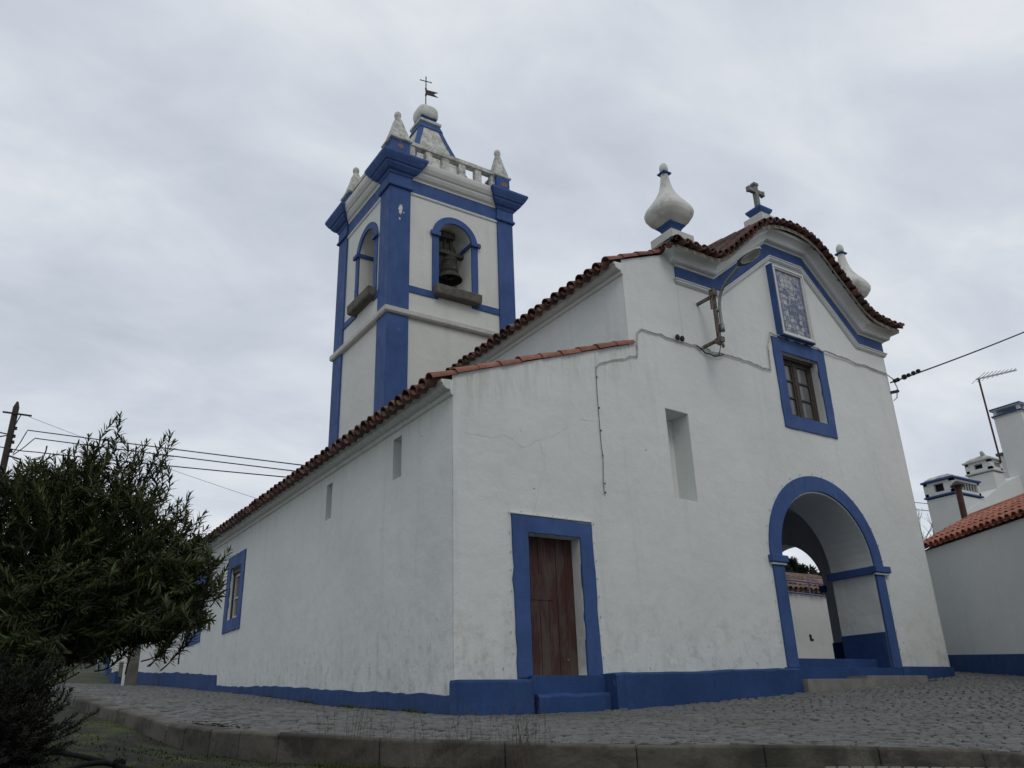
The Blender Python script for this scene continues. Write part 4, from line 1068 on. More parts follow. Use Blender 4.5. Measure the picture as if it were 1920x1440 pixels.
# ------------------------------------------------------------------ street lamp and cables on the facade
lamp = thing('wall_lamp', 'street lamp on a curved pipe fixed to the rusty wall bracket', 'street lamp', (11.1, 10, 6.45))
def brk(b):
    b.bar((11.1, 9.57, 6.36), (11.1, 9.57, 7.50), .062, .062)
    for z in (7.40, 6.47): b.bar((11.1, 10.0, z), (11.1, 9.50, z+.0), .055, .05)
    b.box(11.05, 11.15, 9.51, 9.63, 7.40, 7.53); b.box(11.05, 11.15, 9.48, 9.64, 6.40, 6.50)
    b.bar((11.06, 9.62, 7.36), (11.06, 9.62, 7.12), .025)
    b.bar((11.1, 9.5, 6.36), (11.1, 9.5, 6.28), .04)
br = one(brk, 'bracket', 'rust', lamp)
one(lambda b: (b.tube([(11.1, 9.58, 7.08), (11.15, 9.51, 7.08)], .042, 10), b.tube([(11.1, 9.58, 6.78), (11.15, 9.51, 6.78)], .042, 10)), 'clamp', 'galv', br)
arm = catmull([(11.15, 9.50, 6.70), (11.15, 9.50, 7.1), (11.15, 9.44, 7.36), (11.15, 9.30, 7.53), (11.15, 9.12, 7.63), (11.15, 8.90, 7.73)], 6)
one(lambda b: (b.tube(arm, .03, 10), b.lathe([(.045, 0), (.045, .14)], (11.15, 9.5, 6.62), 10)), 'lamp_arm', 'galv', lamp, smooth=True)
def head_pts(k): return None
def headsh(b):
    # half shell, open below
    ax = Vector((0, -1, .16)).normalized(); up = Vector((0, .16, 1)).normalized(); sd_ = Vector((1, 0, 0)); o = Vector((11.15, 8.92, 7.735))
    V = []; n, m_ = 14, 10
    for i in range(n+1):
        t_ = i/n; L = t_*.56; wd = .055+.10*math.sin(PI*min(1, (t_*1.02)**.8)**1)**.75 if t_ > .12 else .05+.04*t_/.12
        if t_ > .96: wd *= .55
        hh = .05+.055*math.sin(PI*min(1, t_*.95+.03))
        for k in range(m_+1):
            a = PI*k/m_; V.append(o+ax*L+sd_*(wd*math.cos(a))+up*(hh*math.sin(a)))
    b.add(V, [(i*(m_+1)+k, i*(m_+1)+k+1, (i+1)*(m_+1)+k+1, (i+1)*(m_+1)+k) for i in range(n) for k in range(m_)]+[tuple(range(m_+1)), tuple(n*(m_+1)+k for k in range(m_+1))])
hd = one(headsh, 'lamp_head', 'lampshell', lamp, smooth=True)
def lens(b):
    ax = Vector((0, -1, .16)).normalized(); up = Vector((0, .16, 1)).normalized(); sd_ = Vector((1, 0, 0)); o = Vector((11.15, 8.92, 7.733))
    V = []; n, m_ = 12, 10
    for i in range(n+1):
        t_ = i/n; L = .09+t_*.45; wd = .135*math.sin(PI*(.06+.88*t_))**.7; hh = .055*math.sin(PI*t_)
        for k in range(m_+1):
            a = PI*k/m_; V.append(o+ax*L+sd_*(wd*math.cos(a))-up*(hh*math.sin(a)))
    b.add(V, [(i*(m_+1)+k, i*(m_+1)+k+1, (i+1)*(m_+1)+k+1, (i+1)*(m_+1)+k) for i in range(n) for k in range(m_)])
one(lens, 'lens', 'lens', hd, smooth=True)

def wavy(pts, step=.12, amp=.012, y=None, rng=random.Random(5)):
    o = []
    for i in range(len(pts)-1):
        a, c_ = Vector(pts[i]), Vector(pts[i+1]); n = max(1, int((c_-a).length/step))
        for k in range(n):
            p = a.lerp(c_, k/n); o.append(p+Vector((rng.gauss(0, amp), 0, rng.gauss(0, amp))))
    o.append(Vector(pts[-1])); return o
fc = MB()
fc.tube(wavy([(9.36, 9.975, 5.90), (9.40, 9.975, 6.40), (9.52, 9.975, 6.49), (10.6, 9.972, 6.45), (11.3, 9.97, 6.44), (12.2, 9.97, 6.44), (12.98, 9.97, 6.38)]), .014, 6)
fc.tube(wavy([(12.98, 9.97, 6.38), (13.0, 9.97, 6.9), (13.10, 9.95, 7.215)], .2, .006), .014, 6)
fc.tube(wavy([(13.10, 9.95, 7.235), (14.0, 9.95, 7.235), (14.9, 9.95, 7.22), (16.2, 9.97, 7.17), (17.1, 9.97, 7.13)]), .016, 6)
fc.tube(wavy([(9.36, 9.975, 5.90), (9.05, 9.975, 5.80), (8.6, 9.975, 5.66), (8.385, 9.975, 5.50)]), .010, 6)
tag(fc.build('wall_cable', 'cable_white'), 'limewashed cable running across the facade at window height', 'cable')
vc = MB(); vc.tube(wavy([(8.385, 9.98, 5.48), (8.375, 9.98, 4.5), (8.39, 9.98, 3.9), (8.37, 9.98, 3.28)], .2, .006), .0055, 6)
for z in (5.3, 4.75, 4.35, 3.92, 3.45, 3.30):
    vc.lathe([(.010, -.012), (.014, .008), (.006, .02)], (8.385, 9.965, z), 6)
tag(vc.build('wall_cable', 'concrete'), 'thin grey cable with clips hanging down the facade between door and slit', 'cable')
bc = MB(); bc.tube(wavy([(10.9, 9.965, 6.47), (11.1, 9.95, 6.35), (11.35, 9.95, 6.33), (11.6, 9.95, 6.42)], .1, .006), .013, 6)
bc.tube([(11.1, 9.55, 6.36), (11.25, 9.75, 6.26), (11.32, 9.95, 6.34)], .008, 6)
tag(bc.build('lamp_cable', 'cable'), 'black cable looping from the wall to the lamp bracket', 'cable')
for i, x in enumerate((10.40, 10.52)):
    o = MB(); o.lathe([(.0, -.05), (.035, -.03), (.045, .02), (.03, .06), (0, .07)], (x, 9.95, 6.50), 10)
    tag(o.build('cable_connector', 'cable'), 'small black cable connector on the wall left of the lamp bracket', 'connector', 'cable connectors beside the lamp')
# sockets of festive light strings left around edges
def light_string(pts, step, label):
    b = MB(); rng = random.Random(len(pts)*7+int(step*100)); P = [Vector(p) for p in pts]; acc = 0
    for i in range(len(P)-1):
        L = (P[i+1]-P[i]).length; dpos = step-acc
        while dpos < L:
            p = P[i].lerp(P[i+1], dpos/L)+Vector((rng.gauss(0, .012), 0, rng.gauss(0, .01))); h = rng.uniform(.010, .020)
            b.lathe([(.003, -h), (.007, -h*.5), (.006, 0), (.007, h*.4), (.002, h)], p, 6); dpos += step
        acc = (L-(dpos-step))
    tag(b.build('light_string', 'cable_white'), label, 'light string')
light_string([(6.53, 9.985, .55), (6.53, 9.985, 2.83), (8.11, 9.985, 2.83), (8.12, 9.985, .6)], .28, 'row of small bulb sockets around the blue door surround')
aro = [(12.10, 9.985, .75), (12.11, 9.985, 2.35)]+[(13.82+1.73*math.cos(PI-PI*k/16), 9.985, 2.6+1.71*math.sin(PI*k/16)) for k in range(17)]+[(15.54, 9.985, 2.35), (15.53, 9.985, .75)]
light_string(aro, .34, 'row of small bulb sockets around the big blue arch')

# overhead line to the right with insulators
ln = thing('power_line', 'black overhead cable with insulators anchored at the right edge of the facade', 'cable', (17.15, 9.9, 6.9))
A, B = Vector((17.12, 9.93, 6.90)), Vector((22.0, 8.85, 9.02))
def sag(a, c_, s_, n=24): return [a.lerp(c_, k/n)-Vector((0, 0, s_*4*(k/n)*(1-k/n))) for k in range(n+1)]
B2 = A+(B-A)*2.2
one(lambda b: b.tube(sag(A, B2, .12, 40), .017, 8), 'wire', 'cable', ln)
d_ = (B-A).normalized()
for k, r0 in ((.16, .05), (.26, .05), (.50, .065), (.66, .05), (.84, .055), (1.02, .055)):
    p = A+d_*k
    one(lambda b: b.tube([p-d_*.035, p-d_*.02, p+d_*.02, p+d_*.035], [r0*.5, r0, r0, r0*.5], 10), 'insulator', 'iron', ln)
one(lambda b: b.tube([p_ for p_ in (Vector((17.1, 9.97, 7.12)), Vector((17.24, 9.93, 7.02)), Vector((17.30, 9.9, 6.80)), Vector((17.25, 9.93, 6.55)), Vector((17.16, 9.97, 6.48)))], .013, 6), 'drop_wire', 'cable_white', ln)
one(lambda b: b.bar((17.15, 10.0, 6.68), (17.32, 9.9, 6.72), .06), 'anchor_iron', 'iron', ln)

# ------------------------------------------------------------------ left: utility pole and its wires
pole = thing('utility_pole', 'dark wooden utility pole with crossarm standing behind the oleander', 'utility pole', (.45, 30, 1.4))
one(lambda b: b.tube([(.36, 30, 1.2), (.42, 30, 6.5), (.45, 30, 9.95), (.46, 30, 10.15)], [.13, .105, .092, .03], 12), 'post', 'pole', pole, smooth=True)
one(lambda b: b.bar((.10, 29.9, 9.70), (.93, 29.9, 9.70), .05), 'crossarm', 'iron', pole)
one(lambda b: b.bar((.62, 29.9, 9.68), (.50, 29.95, 9.25), .025), 'brace', 'iron', pole); one(lambda b: b.bar((.48, 29.9, 8.28), (.85, 29.9, 8.20), .045), 'side_arm', 'iron', pole)
for z in (9.22, 8.95, 8.75, 8.45): one(lambda b: b.lathe([(.03, -.05), (.05, -.02), (.03, .02), (.045, .05)], (.56, 29.95, z), 8), 'insulator', 'iron', pole)
def wire(pts, r, label, grp='wires from the utility pole'):
    b = MB(); b.tube(pts, r, 6); return tag(b.build('overhead_wire', 'cable'), label, 'wire', grp)
def toward(p, q, ext): p, q = Vector(p), Vector(q); return p+(q-p)*ext
for st, via, lead, lb in (((.90, 30, 9.23), (6.38, 24, 7.43), (.62, 29.95, 8.38), 'upper thick black wire from the pole to the church roof'),
                          ((1.15, 30, 8.99), (6.40, 24, 7.22), (.62, 29.95, 8.32), 'middle thick black wire from the pole to the church roof'),
                          ((1.48, 30, 8.53), (6.42, 24, 6.97), (.20, 30, 8.56), 'lowest thick black wire from the pole to the church roof')):
    e_ = toward(st, via, 1.5); P0 = Vector(lead)
    wire([P0, P0.lerp(Vector(st), .5)+Vector((0, 0, -.03)), P0.lerp(Vector(st), .9), Vector(st)]+sag(Vector(st), e_, .02, 20)[1:], .017, lb)
wire(sag(Vector((.85, 29.9, 9.66)), Vector((9.6, 26, 6.3)), .10), .006, 'hair thin wire slanting down from the pole crossarm')
wire(sag(Vector((.45, 30, 9.0)), Vector((-9, 27, 9.9)), .2), .02, 'black wire rising leftwards from the pole')
wire(sag(Vector((.40, 30, 8.98)), Vector((-9, 33, 7.2)), .2), .02, 'black wire falling leftwards from the pole')

# left of the church: gate pillar, meter box, post
gp = thing('gate_pillar', 'grey rendered pillar with a tiled cap standing before the church side wall', 'pillar', (4.8, 28.6, 1.2))
one(lambda b: b.rect_lathe(4.64, 4.98, 28.5, 28.86, [(0, .9), (-.005, 2.58)]), 'shaft', 'concrete', gp)
one(lambda b: b.box(4.60, 4.637, 28.52, 28.84, .9, 2.55), 'white_side', 'plaster_clean', gp)
pc = MB()
for i in range(2):
    tile(pc, (4.81+.24*(1 if i else -1), 28.66, 2.55), (1 if i else -1, 0, -.6), (.6 if i else -.6, 0, 1), .3, .16, .16, tint=(.14, .05, .04))
pc.build('tiled_cap', 'tile', gp, tint=True)
mb = thing('meter_box', 'white and blue masonry meter box behind the grey pillar', 'meter box', (5.3, 33.8, 1.5))
one(lambda b: b.box(5.10, 5.56, 33.2, 34.3, 1.95, 2.38), 'upper_part', 'plaster_clean', mb)
one(lambda b: b.box(5.06, 5.56, 33.16, 34.34, 1.2, 1.949), 'base', 'blue_low', mb)
one(lambda b: b.box(5.15, 5.35, 33.14, 33.16, 1.75, 2.25), 'door', 'concrete', mb)
tag(one(lambda b: b.tube([(5.45, 40.0, 1.8), (5.47, 40.0, 4.4)], .12, 10), 'metal_post', 'galv'), 'grey post at the far left end of the church', 'post')
rw = MB(); rw.box(4.2, 5.5, 43.0, 43.25, 2.2, 2.85); tag(rw.build('low_wall', 'concrete'), 'low grey wall beside the far end of the street', 'wall')

# ------------------------------------------------------------------ right: low house, tall house, yard wall
u = Vector((.4617, .887, 0)); nv = Vector((.887, -.4617, 0)); Q0 = Vector((18.66, 10.87, 0))
def H(t_, d, z): return Q0+u*t_+nv*d+Vector((0, 0, z))
hs_ = thing('low_house', 'low white house with blue plinth and new orange tile roof right of the church', 'house', tuple(H(-4, .5, .5)))
hw = MB(); T0, T1 = .25, -14
hw.add([H(T0, 0, -.3), H(T1, 0, -.3), H(T1, 0, 3.30), H(T0, 0, 3.30), H(T0, 1.55, -.3), H(T0, 1.55, 4.05), H(T1, 1.55, 4.05), H(T1, 1.55, -.3)],
       [(0, 1, 2, 3), (0, 3, 5, 4), (1, 7, 6, 2), (4, 5, 6, 7)])
hw.build('wall', 'plaster_clean', hs_)
def hpl(b):
    n = 12; V = []
    for i in range(n+1):
        t_ = T0+(T1-T0)*i/n; zt = 1.0+.062*t_ if t_ > -8 else .5
        V += [H(t_, -.025, -.3), H(t_, -.025, zt), H(t_, .0, zt+.003)]
    b.add(V, [(i*3+j, i*3+j+1, i*3+4+j, i*3+3+j) for i in range(n) for j in (0, 1)])
one(hpl, 'plinth', 'blue_low', hs_)
SH = .46; dnh = (-nv+Vector((0, 0, -SH))).normalized(); noh = (-nv*SH+Vector((0, 0, 1))).normalized()
rf = MB(); NEW = [(.36, .125, .075), (.33, .11, .068), (.38, .14, .085), (.30, .10, .065)]
roof_field(rf, H(T0+.05, -.13, 3.33), -u, dnh, noh, 62, .205, 5, .42, .36, .082, NEW, None, .0, .003)
hr = rf.build('roof', 'tile_new', hs_, tint=True)
one(lambda b: b.add([H(T0, -.08, 3.34), H(T1, -.08, 3.34), H(T1, 1.6, 3.34+1.68*SH), H(T0, 1.6, 3.34+1.68*SH)], [(0, 1, 2, 3)]), 'roof_bed', 'roofbase', hr)
rg = MB()
for i in range(34): 
    tile(rg, H(T0-.4*i, 1.52, 3.33+1.65*SH+.05), tuple(u*1+Vector((0, 0, -.03))), (0, 0, 1), .46, .10, .085, tint=random.choice(NEW))
rg.build('ridge_tiles', 'tile_new', hr, tint=True)
fl = one(lambda b: b.tube([(20.33, 10.67, 3.55), (20.30, 10.64, 5.02)], .075, 12), 'flue_pipe', 'terracotta', hs_)
one(lambda b: b.lathe([(.16, 4.98), (.17, 5.01), (.06, 5.12), (.0, 5.13)], (20.30, 10.64, 0), 12), 'flue_cap', 'iron', fl)
one(lambda b: b.rect_lathe(20.33, 20.33, 10.67, 10.67, [(.16, 3.6), (.15, 3.78), (.08, 3.86)]), 'flue_collar', 'terracotta', fl)

th = thing('white_house', 'taller white house with several blue banded chimneys behind the low roof', 'house', (24, 11.6, .9))
hy = 11.5
def g2(b):
    pts = [(21.86, -.2), (34, -.2), (34, 5.0), (29, 7.4), (26.2, 6.38), (25.6, 6.18), (24.5, 5.80), (23.3, 5.25), (22.0, 4.67), (21.86, 4.60)]
    b.poly(pts, FY(hy), 0, .6)
one(g2, 'wall', 'plaster_clean', th)
one(lambda b: b.box(25.66, 31, hy-.3, hy+.5, 5.6, 6.90), 'upper_storey', 'plaster_clean', th)
one(lambda b: b.box(25.60, 31, hy-.36, hy+.56, 6.901, 6.98), 'coping', 'concrete', th)
# chimney A: wide with vents, domed top
def chim(x0, x1, y0, y1, zb, z1, z2, name_top, vent_side=True, blue=True, nv_=7):
    bd = one(lambda b: b.box(x0, x1, y0, y1, zb, z1), 'chimney', 'plaster_clean', th)
    cmat = 'blue' if blue else 'plaster_old'
    one(lambda b: b.rect_lathe(x0, x1, y0, y1, [(-.02, z1+.02), (.045, z1+.03), (.045, z1+.07), (-.02, z1+.08)]), 'band', cmat, bd)
    wt = .09
    def up(b):
        for a in ((x0, y0), (x1-wt, y0), (x0, y1-wt), (x1-wt, y1-wt)): b.box(a[0], a[0]+wt*1.2, a[1], a[1]+wt*1.2, z1+.08, z2)
        b.box(x0, x1, y0, y1, z1+.08, z1+.16); b.box(x0, x1, y0, y1, z2-.06, z2)
        b.box(x0+.002, x0+.09, y0+.002, y0+.34*(y1-y0), z1+.158, z2-.058); b.box(x0+.002, x0+.09, y1-.34*(y1-y0), y1-.002, z1+.158, z2-.058); b.box(x0+.003, x0+.2, y0+.003, y0+.08, z1+.159, z2-.059)
        if nv_:
            L = x1-x0-.2
            for k in range(nv_+1): xx = x0+.1+L*k/nv_-.015; b.box(xx, xx+.014, y0+.02, y0+.06, z1+.16, z2-.06)
    one(up, 'vent', 'plaster_clean' if nv_ < 6 else 'plaster_clean', bd)
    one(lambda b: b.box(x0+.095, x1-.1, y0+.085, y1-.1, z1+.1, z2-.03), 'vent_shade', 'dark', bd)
    one(lambda b: b.rect_lathe(x0, x1, y0, y1, [(-.02, z2), (.055, z2+.01), (.055, z2+.055), (-.02, z2+.08)]), 'band', cmat, bd)
    h = min(x1-x0, y1-y0)/2
    one(lambda b: b.rect_lathe(x0, x1, y0, y1, [(-.02, z2+.081), (-.04, z2+.11), (-.13, z2+.17), (-.24, z2+.21), (-h+.02, z2+.235)]), 'chimney_top', 'mossy', bd)
    return bd
chim(21.80, 23.10, hy+.02, hy+.85, 4.0, 5.18, 5.62, 'a', nv_=8)
chim(24.05, 24.65, hy+.02, hy+.75, 4.5, 6.10, 6.46, 'b', blue=False, nv_=4)
one(lambda b: b.tube([(24.42, hy+.35, 6.60), (24.30, hy+.3, 6.70), (24.16, hy+.25, 6.74), (24.06, hy+.22, 6.71)], [.06, .065, .05, .03], 8), 'chimney_scroll', 'plaster_old', th)
cb = one(lambda b: b.box(25.52, 26.13, hy-.5, hy+.3, 4.5, 8.02), 'chimney', 'plaster_clean', th)
one(lambda b: b.rect_lathe(25.52, 26.13, hy-.5, hy+.3, [(-.02, 8.04), (.045, 8.05), (.045, 8.09), (-.02, 8.1)]), 'band', 'blue', cb)
one(lambda b: (b.box(25.46, 26.19, hy-.56, hy+.36, 8.245, 8.259), b.box(25.49, 26.16, hy-.53, hy+.33, 8.02, 8.038)), 'cap_soffit', 'plaster_clean', cb)
def posts(b):
    for x in (25.53, 25.79, 26.03):
        for y in (hy-.49, hy+.2): b.box(x, x+.09, y, y+.09, 8.1, 8.26)
one(posts, 'vent', 'plaster_clean', cb)
one(lambda b: b.rect_lathe(25.52, 26.13, hy-.5, hy+.3, [(-.02, 8.26), (.055, 8.27), (.055, 8.31), (-.1, 8.36)]), 'band', 'blue', cb)
an = thing('tv_antenna', 'rooftop television aerial on a thin dark mast beside the tall chimney', 'antenna', (24.5, 11.45, 6.5))
one(lambda b: b.tube([(24.52, 11.46, 6.4), (24.55, 11.48, 9.06)], .028, 8), 'mast', 'terracotta', an)
bA, bB = Vector((24.40, 11.48, 8.98)), Vector((26.03, 11.45, 9.94))
bA, bB = Vector((24.43, 11.5, 9.0)), Vector((25.4, 10.75, 9.22)) 
one(lambda b: b.bar(bA, bB, .04), 'boom', 'alu', an)
def els(b):
    d = (bB-bA).normalized(); sd_ = d.cross(Vector((0, 0, 1))).normalized()
    for k in range(9):
        p = bA.lerp(bB, .06+.11*k); L = .45*(1-.085*k); b.tube([p-sd_*L+Vector((0, 0, .02)), p+sd_*L+Vector((0, 0, .02))], .008, 5)
one(els, 'elements', 'alu', an)
# wall seen through the porch
yw = thing('yard_building', 'white outbuilding with old brown tiles seen through the porch arch', 'outbuilding', (22, 16.5, .9))
one(lambda b: b.box(18.6, 26, 16.5, 19.5, -.2, 3.2), 'wall', 'plaster_clean', yw)
rf = MB(); sy = .42; dny = Vector((0, -1, -sy)).normalized(); noy = Vector((0, -sy, 1)).normalized()
OLD = [(.15, .085, .06), (.12, .07, .05), (.18, .11, .08), (.20, .13, .10), (.10, .06, .045)]
roof_field(rf, (18.5, 16.38, 3.26), (1, 0, 0), dny, noy, 34, .23, 5, .45, .40, .095, OLD, None, .03, .012)
yr = rf.build('roof', 'tile', yw, tint=True)
one(lambda b: b.add([(18.5, 16.42, 3.25), (26.1, 16.42, 3.25), (26.1, 19.5, 4.5), (18.5, 19.5, 4.5)], [(0, 1, 2, 3)]), 'roof_bed', 'roofbase', yr)
one(lambda b: (b.box(21.27, 21.36, 16.485, 16.5, 1.86, 2.02), b.box(21.30, 21.42, 16.482, 16.497, 1.84, 1.90)), 'wall_socket', 'dark', yw)
rl = MB()
for z in (3.02, 3.36): rl.tube([(19.0, 15.6, z+.04), (21.4, 15.6, z-.02), (24, 15.6, z-.05)], .025, 8)
for x in (20.45,): rl.tube([(x, 15.6, 3.02), (x, 15.6, 3.40)], .02, 8)
for x in (19.0, 22.4): rl.tube([(x, 15.6, .9), (x, 15.6, 3.40)], .022, 8)
tag(rl.build('railing', 'purple'), 'lilac painted pipe railing before the outbuilding roof', 'railing')

# ------------------------------------------------------------------ vegetation
def leafblade(b, P, d, n, L, W, fold=.25, curl=.1):
    d = d.normalized(); s_ = d.cross(n)
    if s_.length < 1e-4: s_ = d.cross(Vector((1, 0, 0)))
    s_.normalize(); n = s_.cross(d)
    V = [P, P+d*L*.35+s_*W*.5+n*W*fold, P+d*L*.35-s_*W*.5+n*W*fold, P+d*L*.72+s_*W*.36+n*(W*fold*.7-L*curl*.4), P+d*L*.72-s_*W*.36+n*(W*fold*.7-L*curl*.4), P+d*L-n*L*curl, P+d*L*.35, P+d*L*.72-n*L*curl*.4]
    b.add(V, [(0, 6, 1), (0, 2, 6), (6, 7, 3, 1), (2, 4, 7, 6), (7, 5, 3), (4, 5, 7)])
def shoot(lb, tb, A, B, rng, L=.075, W=.0125, col=((.020, .036, .011), (.038, .058, .017)), start=.2, nodes=15, bend=.06, per=3, ang=.75):
    A, B = Vector(A), Vector(B); mid = A.lerp(B, .5)+Vector((rng.gauss(0, bend), rng.gauss(0, bend), -abs(rng.gauss(0, bend))*.6))
    pts = [A*(1-t)**2+mid*2*t*(1-t)+B*t*t for t in [i/8 for i in range(9)]]
    tb.tube(pts, [.0042-.003*i/8 for i in range(9)], 5, False)
    ph = rng.random()*6
    for k in range(nodes):
        t = start+(1-start)*(k+.5)/nodes
        P = A*(1-t)**2+mid*2*t*(1-t)+B*t*t; T = ((mid-A)*(1-t)+(B-mid)*t).normalized()
        e1 = T.cross(Vector((.3, .2, 1)));
        if e1.length < .05: e1 = T.cross(Vector((1, 0, 0)))
        e1.normalize(); e2 = T.cross(e1)
        for q in range(per):
            a = ph+k*1.05+q*2*PI/per+rng.gauss(0, .25); rad = e1*math.cos(a)+e2*math.sin(a)
            sp = ang*(1.25-.75*t)+rng.gauss(0, .15); d = T*math.cos(sp)+rad*math.sin(sp)+Vector((0, 0, -.10*(1-t)))
            f = rng.random(); c0, c1 = col; lb.cur = tuple((c0[i]*(1-f)+c1[i]*f)*(1.5 if rng.random() < .04 else 1) for i in range(3))
            leafblade(lb, P, d, T*.6+rad*-.2+Vector((0, 0, .5)), L*rng.uniform(.7, 1.12)*(1 if t < .9 else .75), W*rng.uniform(.8, 1.15), .22, rng.uniform(.02, .16))
def oleander():
    rng = random.Random(11)
    tr = thing('oleander_tree', 'dark green bushy oleander standing on the mossy bank at the left', 'tree', (.42, 5.0, -.25))
    lb, tb, st = MB(), MB(), MB()
    base = Vector((.30, 4.95, -.35))
    # visible stems
    forks = []
    for tgt, r0 in (((.25, 5.05, .75), .026), ((.52, 5.1, .62), .022), ((.42, 5.2, .9), .024), ((-.05, 4.9, .7), .024), ((.1, 5.3, .9), .022)):
        T = Vector(tgt); m1 = base.lerp(T, .45)+Vector((rng.gauss(0, .05), rng.gauss(0, .04), .02))
        P = catmull([tuple(base+Vector((rng.gauss(0, .03), rng.gauss(0, .03), 0))), tuple(m1), tuple(T)], 6)
        st.tube(P, [r0*(1-.5*i/len(P)) for i in range(len(P))], 8); forks.append(T)
    # tips chosen through the crown volume, with sprays at the outline
    lobes = [((.10, 5.0, 1.0), .42, .40, .36, 150), ((.45, 5.05, 1.16), .38, .40, .36, 150), ((.72, 5.0, .95), .36, .40, .36, 150), ((.98, 5.0, .78), .27, .34, .30, 140), ((.95, 5.0, .62), .26, .3, .16, 80), ((.45, 4.95, .72), .50, .40, .24, 130), ((-.20, 5.0, .8), .4, .4, .4, 80), ((.78, 4.95, .58), .32, .34, .16, 60), ((.15, 4.95, .62), .4, .4, .2, 90), ((.10, 4.95, .42), .36, .4, .22, 110), ((-.05, 4.9, .22), .34, .36, .2, 90), ((.22, 4.95, .28), .26, .34, .2, 110), ((.55, 5.1, .50), .28, .34, .14, 70)]
    for c_, rx, ry, rz, n in lobes:
        for _ in range(int(n*1.25)):
            while True:
                q = Vector((rng.uniform(-1, 1), rng.uniform(-1, 1), rng.uniform(-1, 1)))
                if .2 < q.length < 1: break
            Bp = Vector(c_)+Vector((q.x*rx, q.y*ry, q.z*rz))
            out_ = (Bp-Vector((.40, 5.0, .70))).normalized()
            d = (out_*.75+Vector((0, 0, .30))+Vector((rng.gauss(0, .5), rng.gauss(0, .5), rng.gauss(0, .4)))).normalized()
            f_ = rng.choice((.55, .8, 1.0, 1.3))
            shoot(lb, tb, Bp-d*rng.uniform(.20, .32), Bp, rng, L=rng.uniform(.045, .072), W=rng.uniform(.008, .012), col=tuple(tuple(x*f_ for x in q_) for q_ in ((.036, .052, .018), (.078, .100, .038))), ang=1.0, bend=.07)
    tips = [(.59, 5, 1.70), (.55, 5.05, 1.56), (.45, 5, 1.55), (.40, 4.95, 1.48), (.88, 5, 1.63), (.83, 5.05, 1.5), (.76, 5.02, 1.57), (.70, 4.95, 1.5), (.37, 5, 1.44), (1.03, 5, 1.28), (1.0, 4.9, 1.18), (1.13, 5, 1.18), (1.16, 5.05, 1.10), (1.21, 5, 1.06), (1.29, 5, .97),
            (1.24, 4.95, .90), (1.26, 5, .78), (1.25, 5, .69), (1.22, 5, .60), (1.20, 5.02, .52), (1.12, 4.98, .54), (1.05, 5, .5), (.92, 5, .46), (.85, 5, .44), (.23, 5, 1.33), (.14, 5, 1.32), (.05, 5.0, 1.24), (-.1, 5, 1.3), (.80, 5, 1.35), (.90, 5, 1.25), (.64, 5.1, 1.48), (.30, 5.1, 1.42), (.5, 5.1, 1.42)]
    for T in tips:
        B = Vector(T); c_ = Vector((.5, 5.0, .75)); o_ = (B-c_).normalized()
        d = (o_*.8+Vector((0, 0, .55 if B.z > .75 else .0))+Vector((rng.gauss(0, .08), rng.gauss(0, .08), 0))).normalized()
        for k in range(2): 
            off = Vector((rng.gauss(0, .03), rng.gauss(0, .05), rng.gauss(0, .03)))*k
            shoot(lb, tb, B-d*(.30+.08*k)+off*2, B-d*.07*k+off, rng, L=.062, W=.0105, col=((.036, .052, .018), (.078, .100, .038)), start=.12, nodes=13, bend=.05, ang=.95)
        for k in range(3):
            o2 = Vector((rng.gauss(0, .03), rng.gauss(0, .06), rng.gauss(0, .03))); B3 = B-d*rng.uniform(.10, .22)+o2; d3 = (d+Vector((rng.gauss(0, .3), rng.gauss(0, .4), rng.gauss(0, .3)))).normalized()
            shoot(lb, tb, B3-d3*.22, B3, rng, L=.062, W=.0105, col=((.036, .052, .018), (.078, .100, .038)), start=.1, nodes=11, bend=.04, ang=.95)
    st.build('trunk', 'bark', tr, smooth=True)
    tb.build('twigs', 'twig', tr)
    lb.build('crown', 'leaf', tr, tint=True)
oleander()
def low_shrub():
    rng = random.Random(31)
    tr = thing('lavender_shrub', 'dark grey green low shrub beneath the oleander', 'shrub', (.3, 4.3, -.3))
    lb, tb = MB(), MB(); c_ = Vector((.14, 4.45, .03))
    for _ in range(760):
        a = rng.uniform(0, 2*PI); el = math.acos(rng.uniform(-.5, 1)); d = Vector((math.cos(a)*math.sin(el), math.sin(a)*math.sin(el), math.cos(el)))
        r = rng.uniform(.45, 1.0)*(1 if rng.random() < .9 else 1.14)*(.9+.14*math.sin(a*3+1)); B = c_+Vector((d.x*r*.43, d.y*r*.36, d.z*r*.39))
        dd = (d+Vector((0, 0, .45))).normalized()
        shoot(lb, tb, B-dd*.17, B, rng, .034, .007, ((.012, .015, .011), (.026, .030, .022)), .1, 12, .02, 4, .9)
    tb.build('stems', 'bark', tr); lb.build('foliage', 'leaf2', tr, tint=True)
low_shrub()
# moss and grass on the bank
rng = random.Random(8); gb = MB()
for _ in range(9000):
    az = rng.uniform(.0, .62); r = rng.uniform(2.6, 1.0*kr(az)-.03) if kr(az) < 9 else rng.uniform(2.6, 8)
    if az > .36 and rng.random() < .75: r = kr(az)-.02-abs(rng.gauss(0, .05))
    x, y = r*math.sin(az), r*math.cos(az); z = lowz(az, r)-.005
    h = rng.uniform(.008, .020)*(1.6 if rng.random() < .03 else 1); f = rng.random(); gb.cur = (.030+.03*f, .050+.03*f, .006+.004*f)
    a = rng.uniform(0, 6.28); d = Vector((math.cos(a)*.7, math.sin(a)*.7, 1)); leafblade(gb, Vector((x, y, z)), d, Vector((math.cos(a), math.sin(a), 0)), h, .008, .1, .2)
tag(gb.build('moss_and_grass', 'leaf2', tint=True), 'short moss and grass on the bank below the kerb', 'grass', kind='stuff')
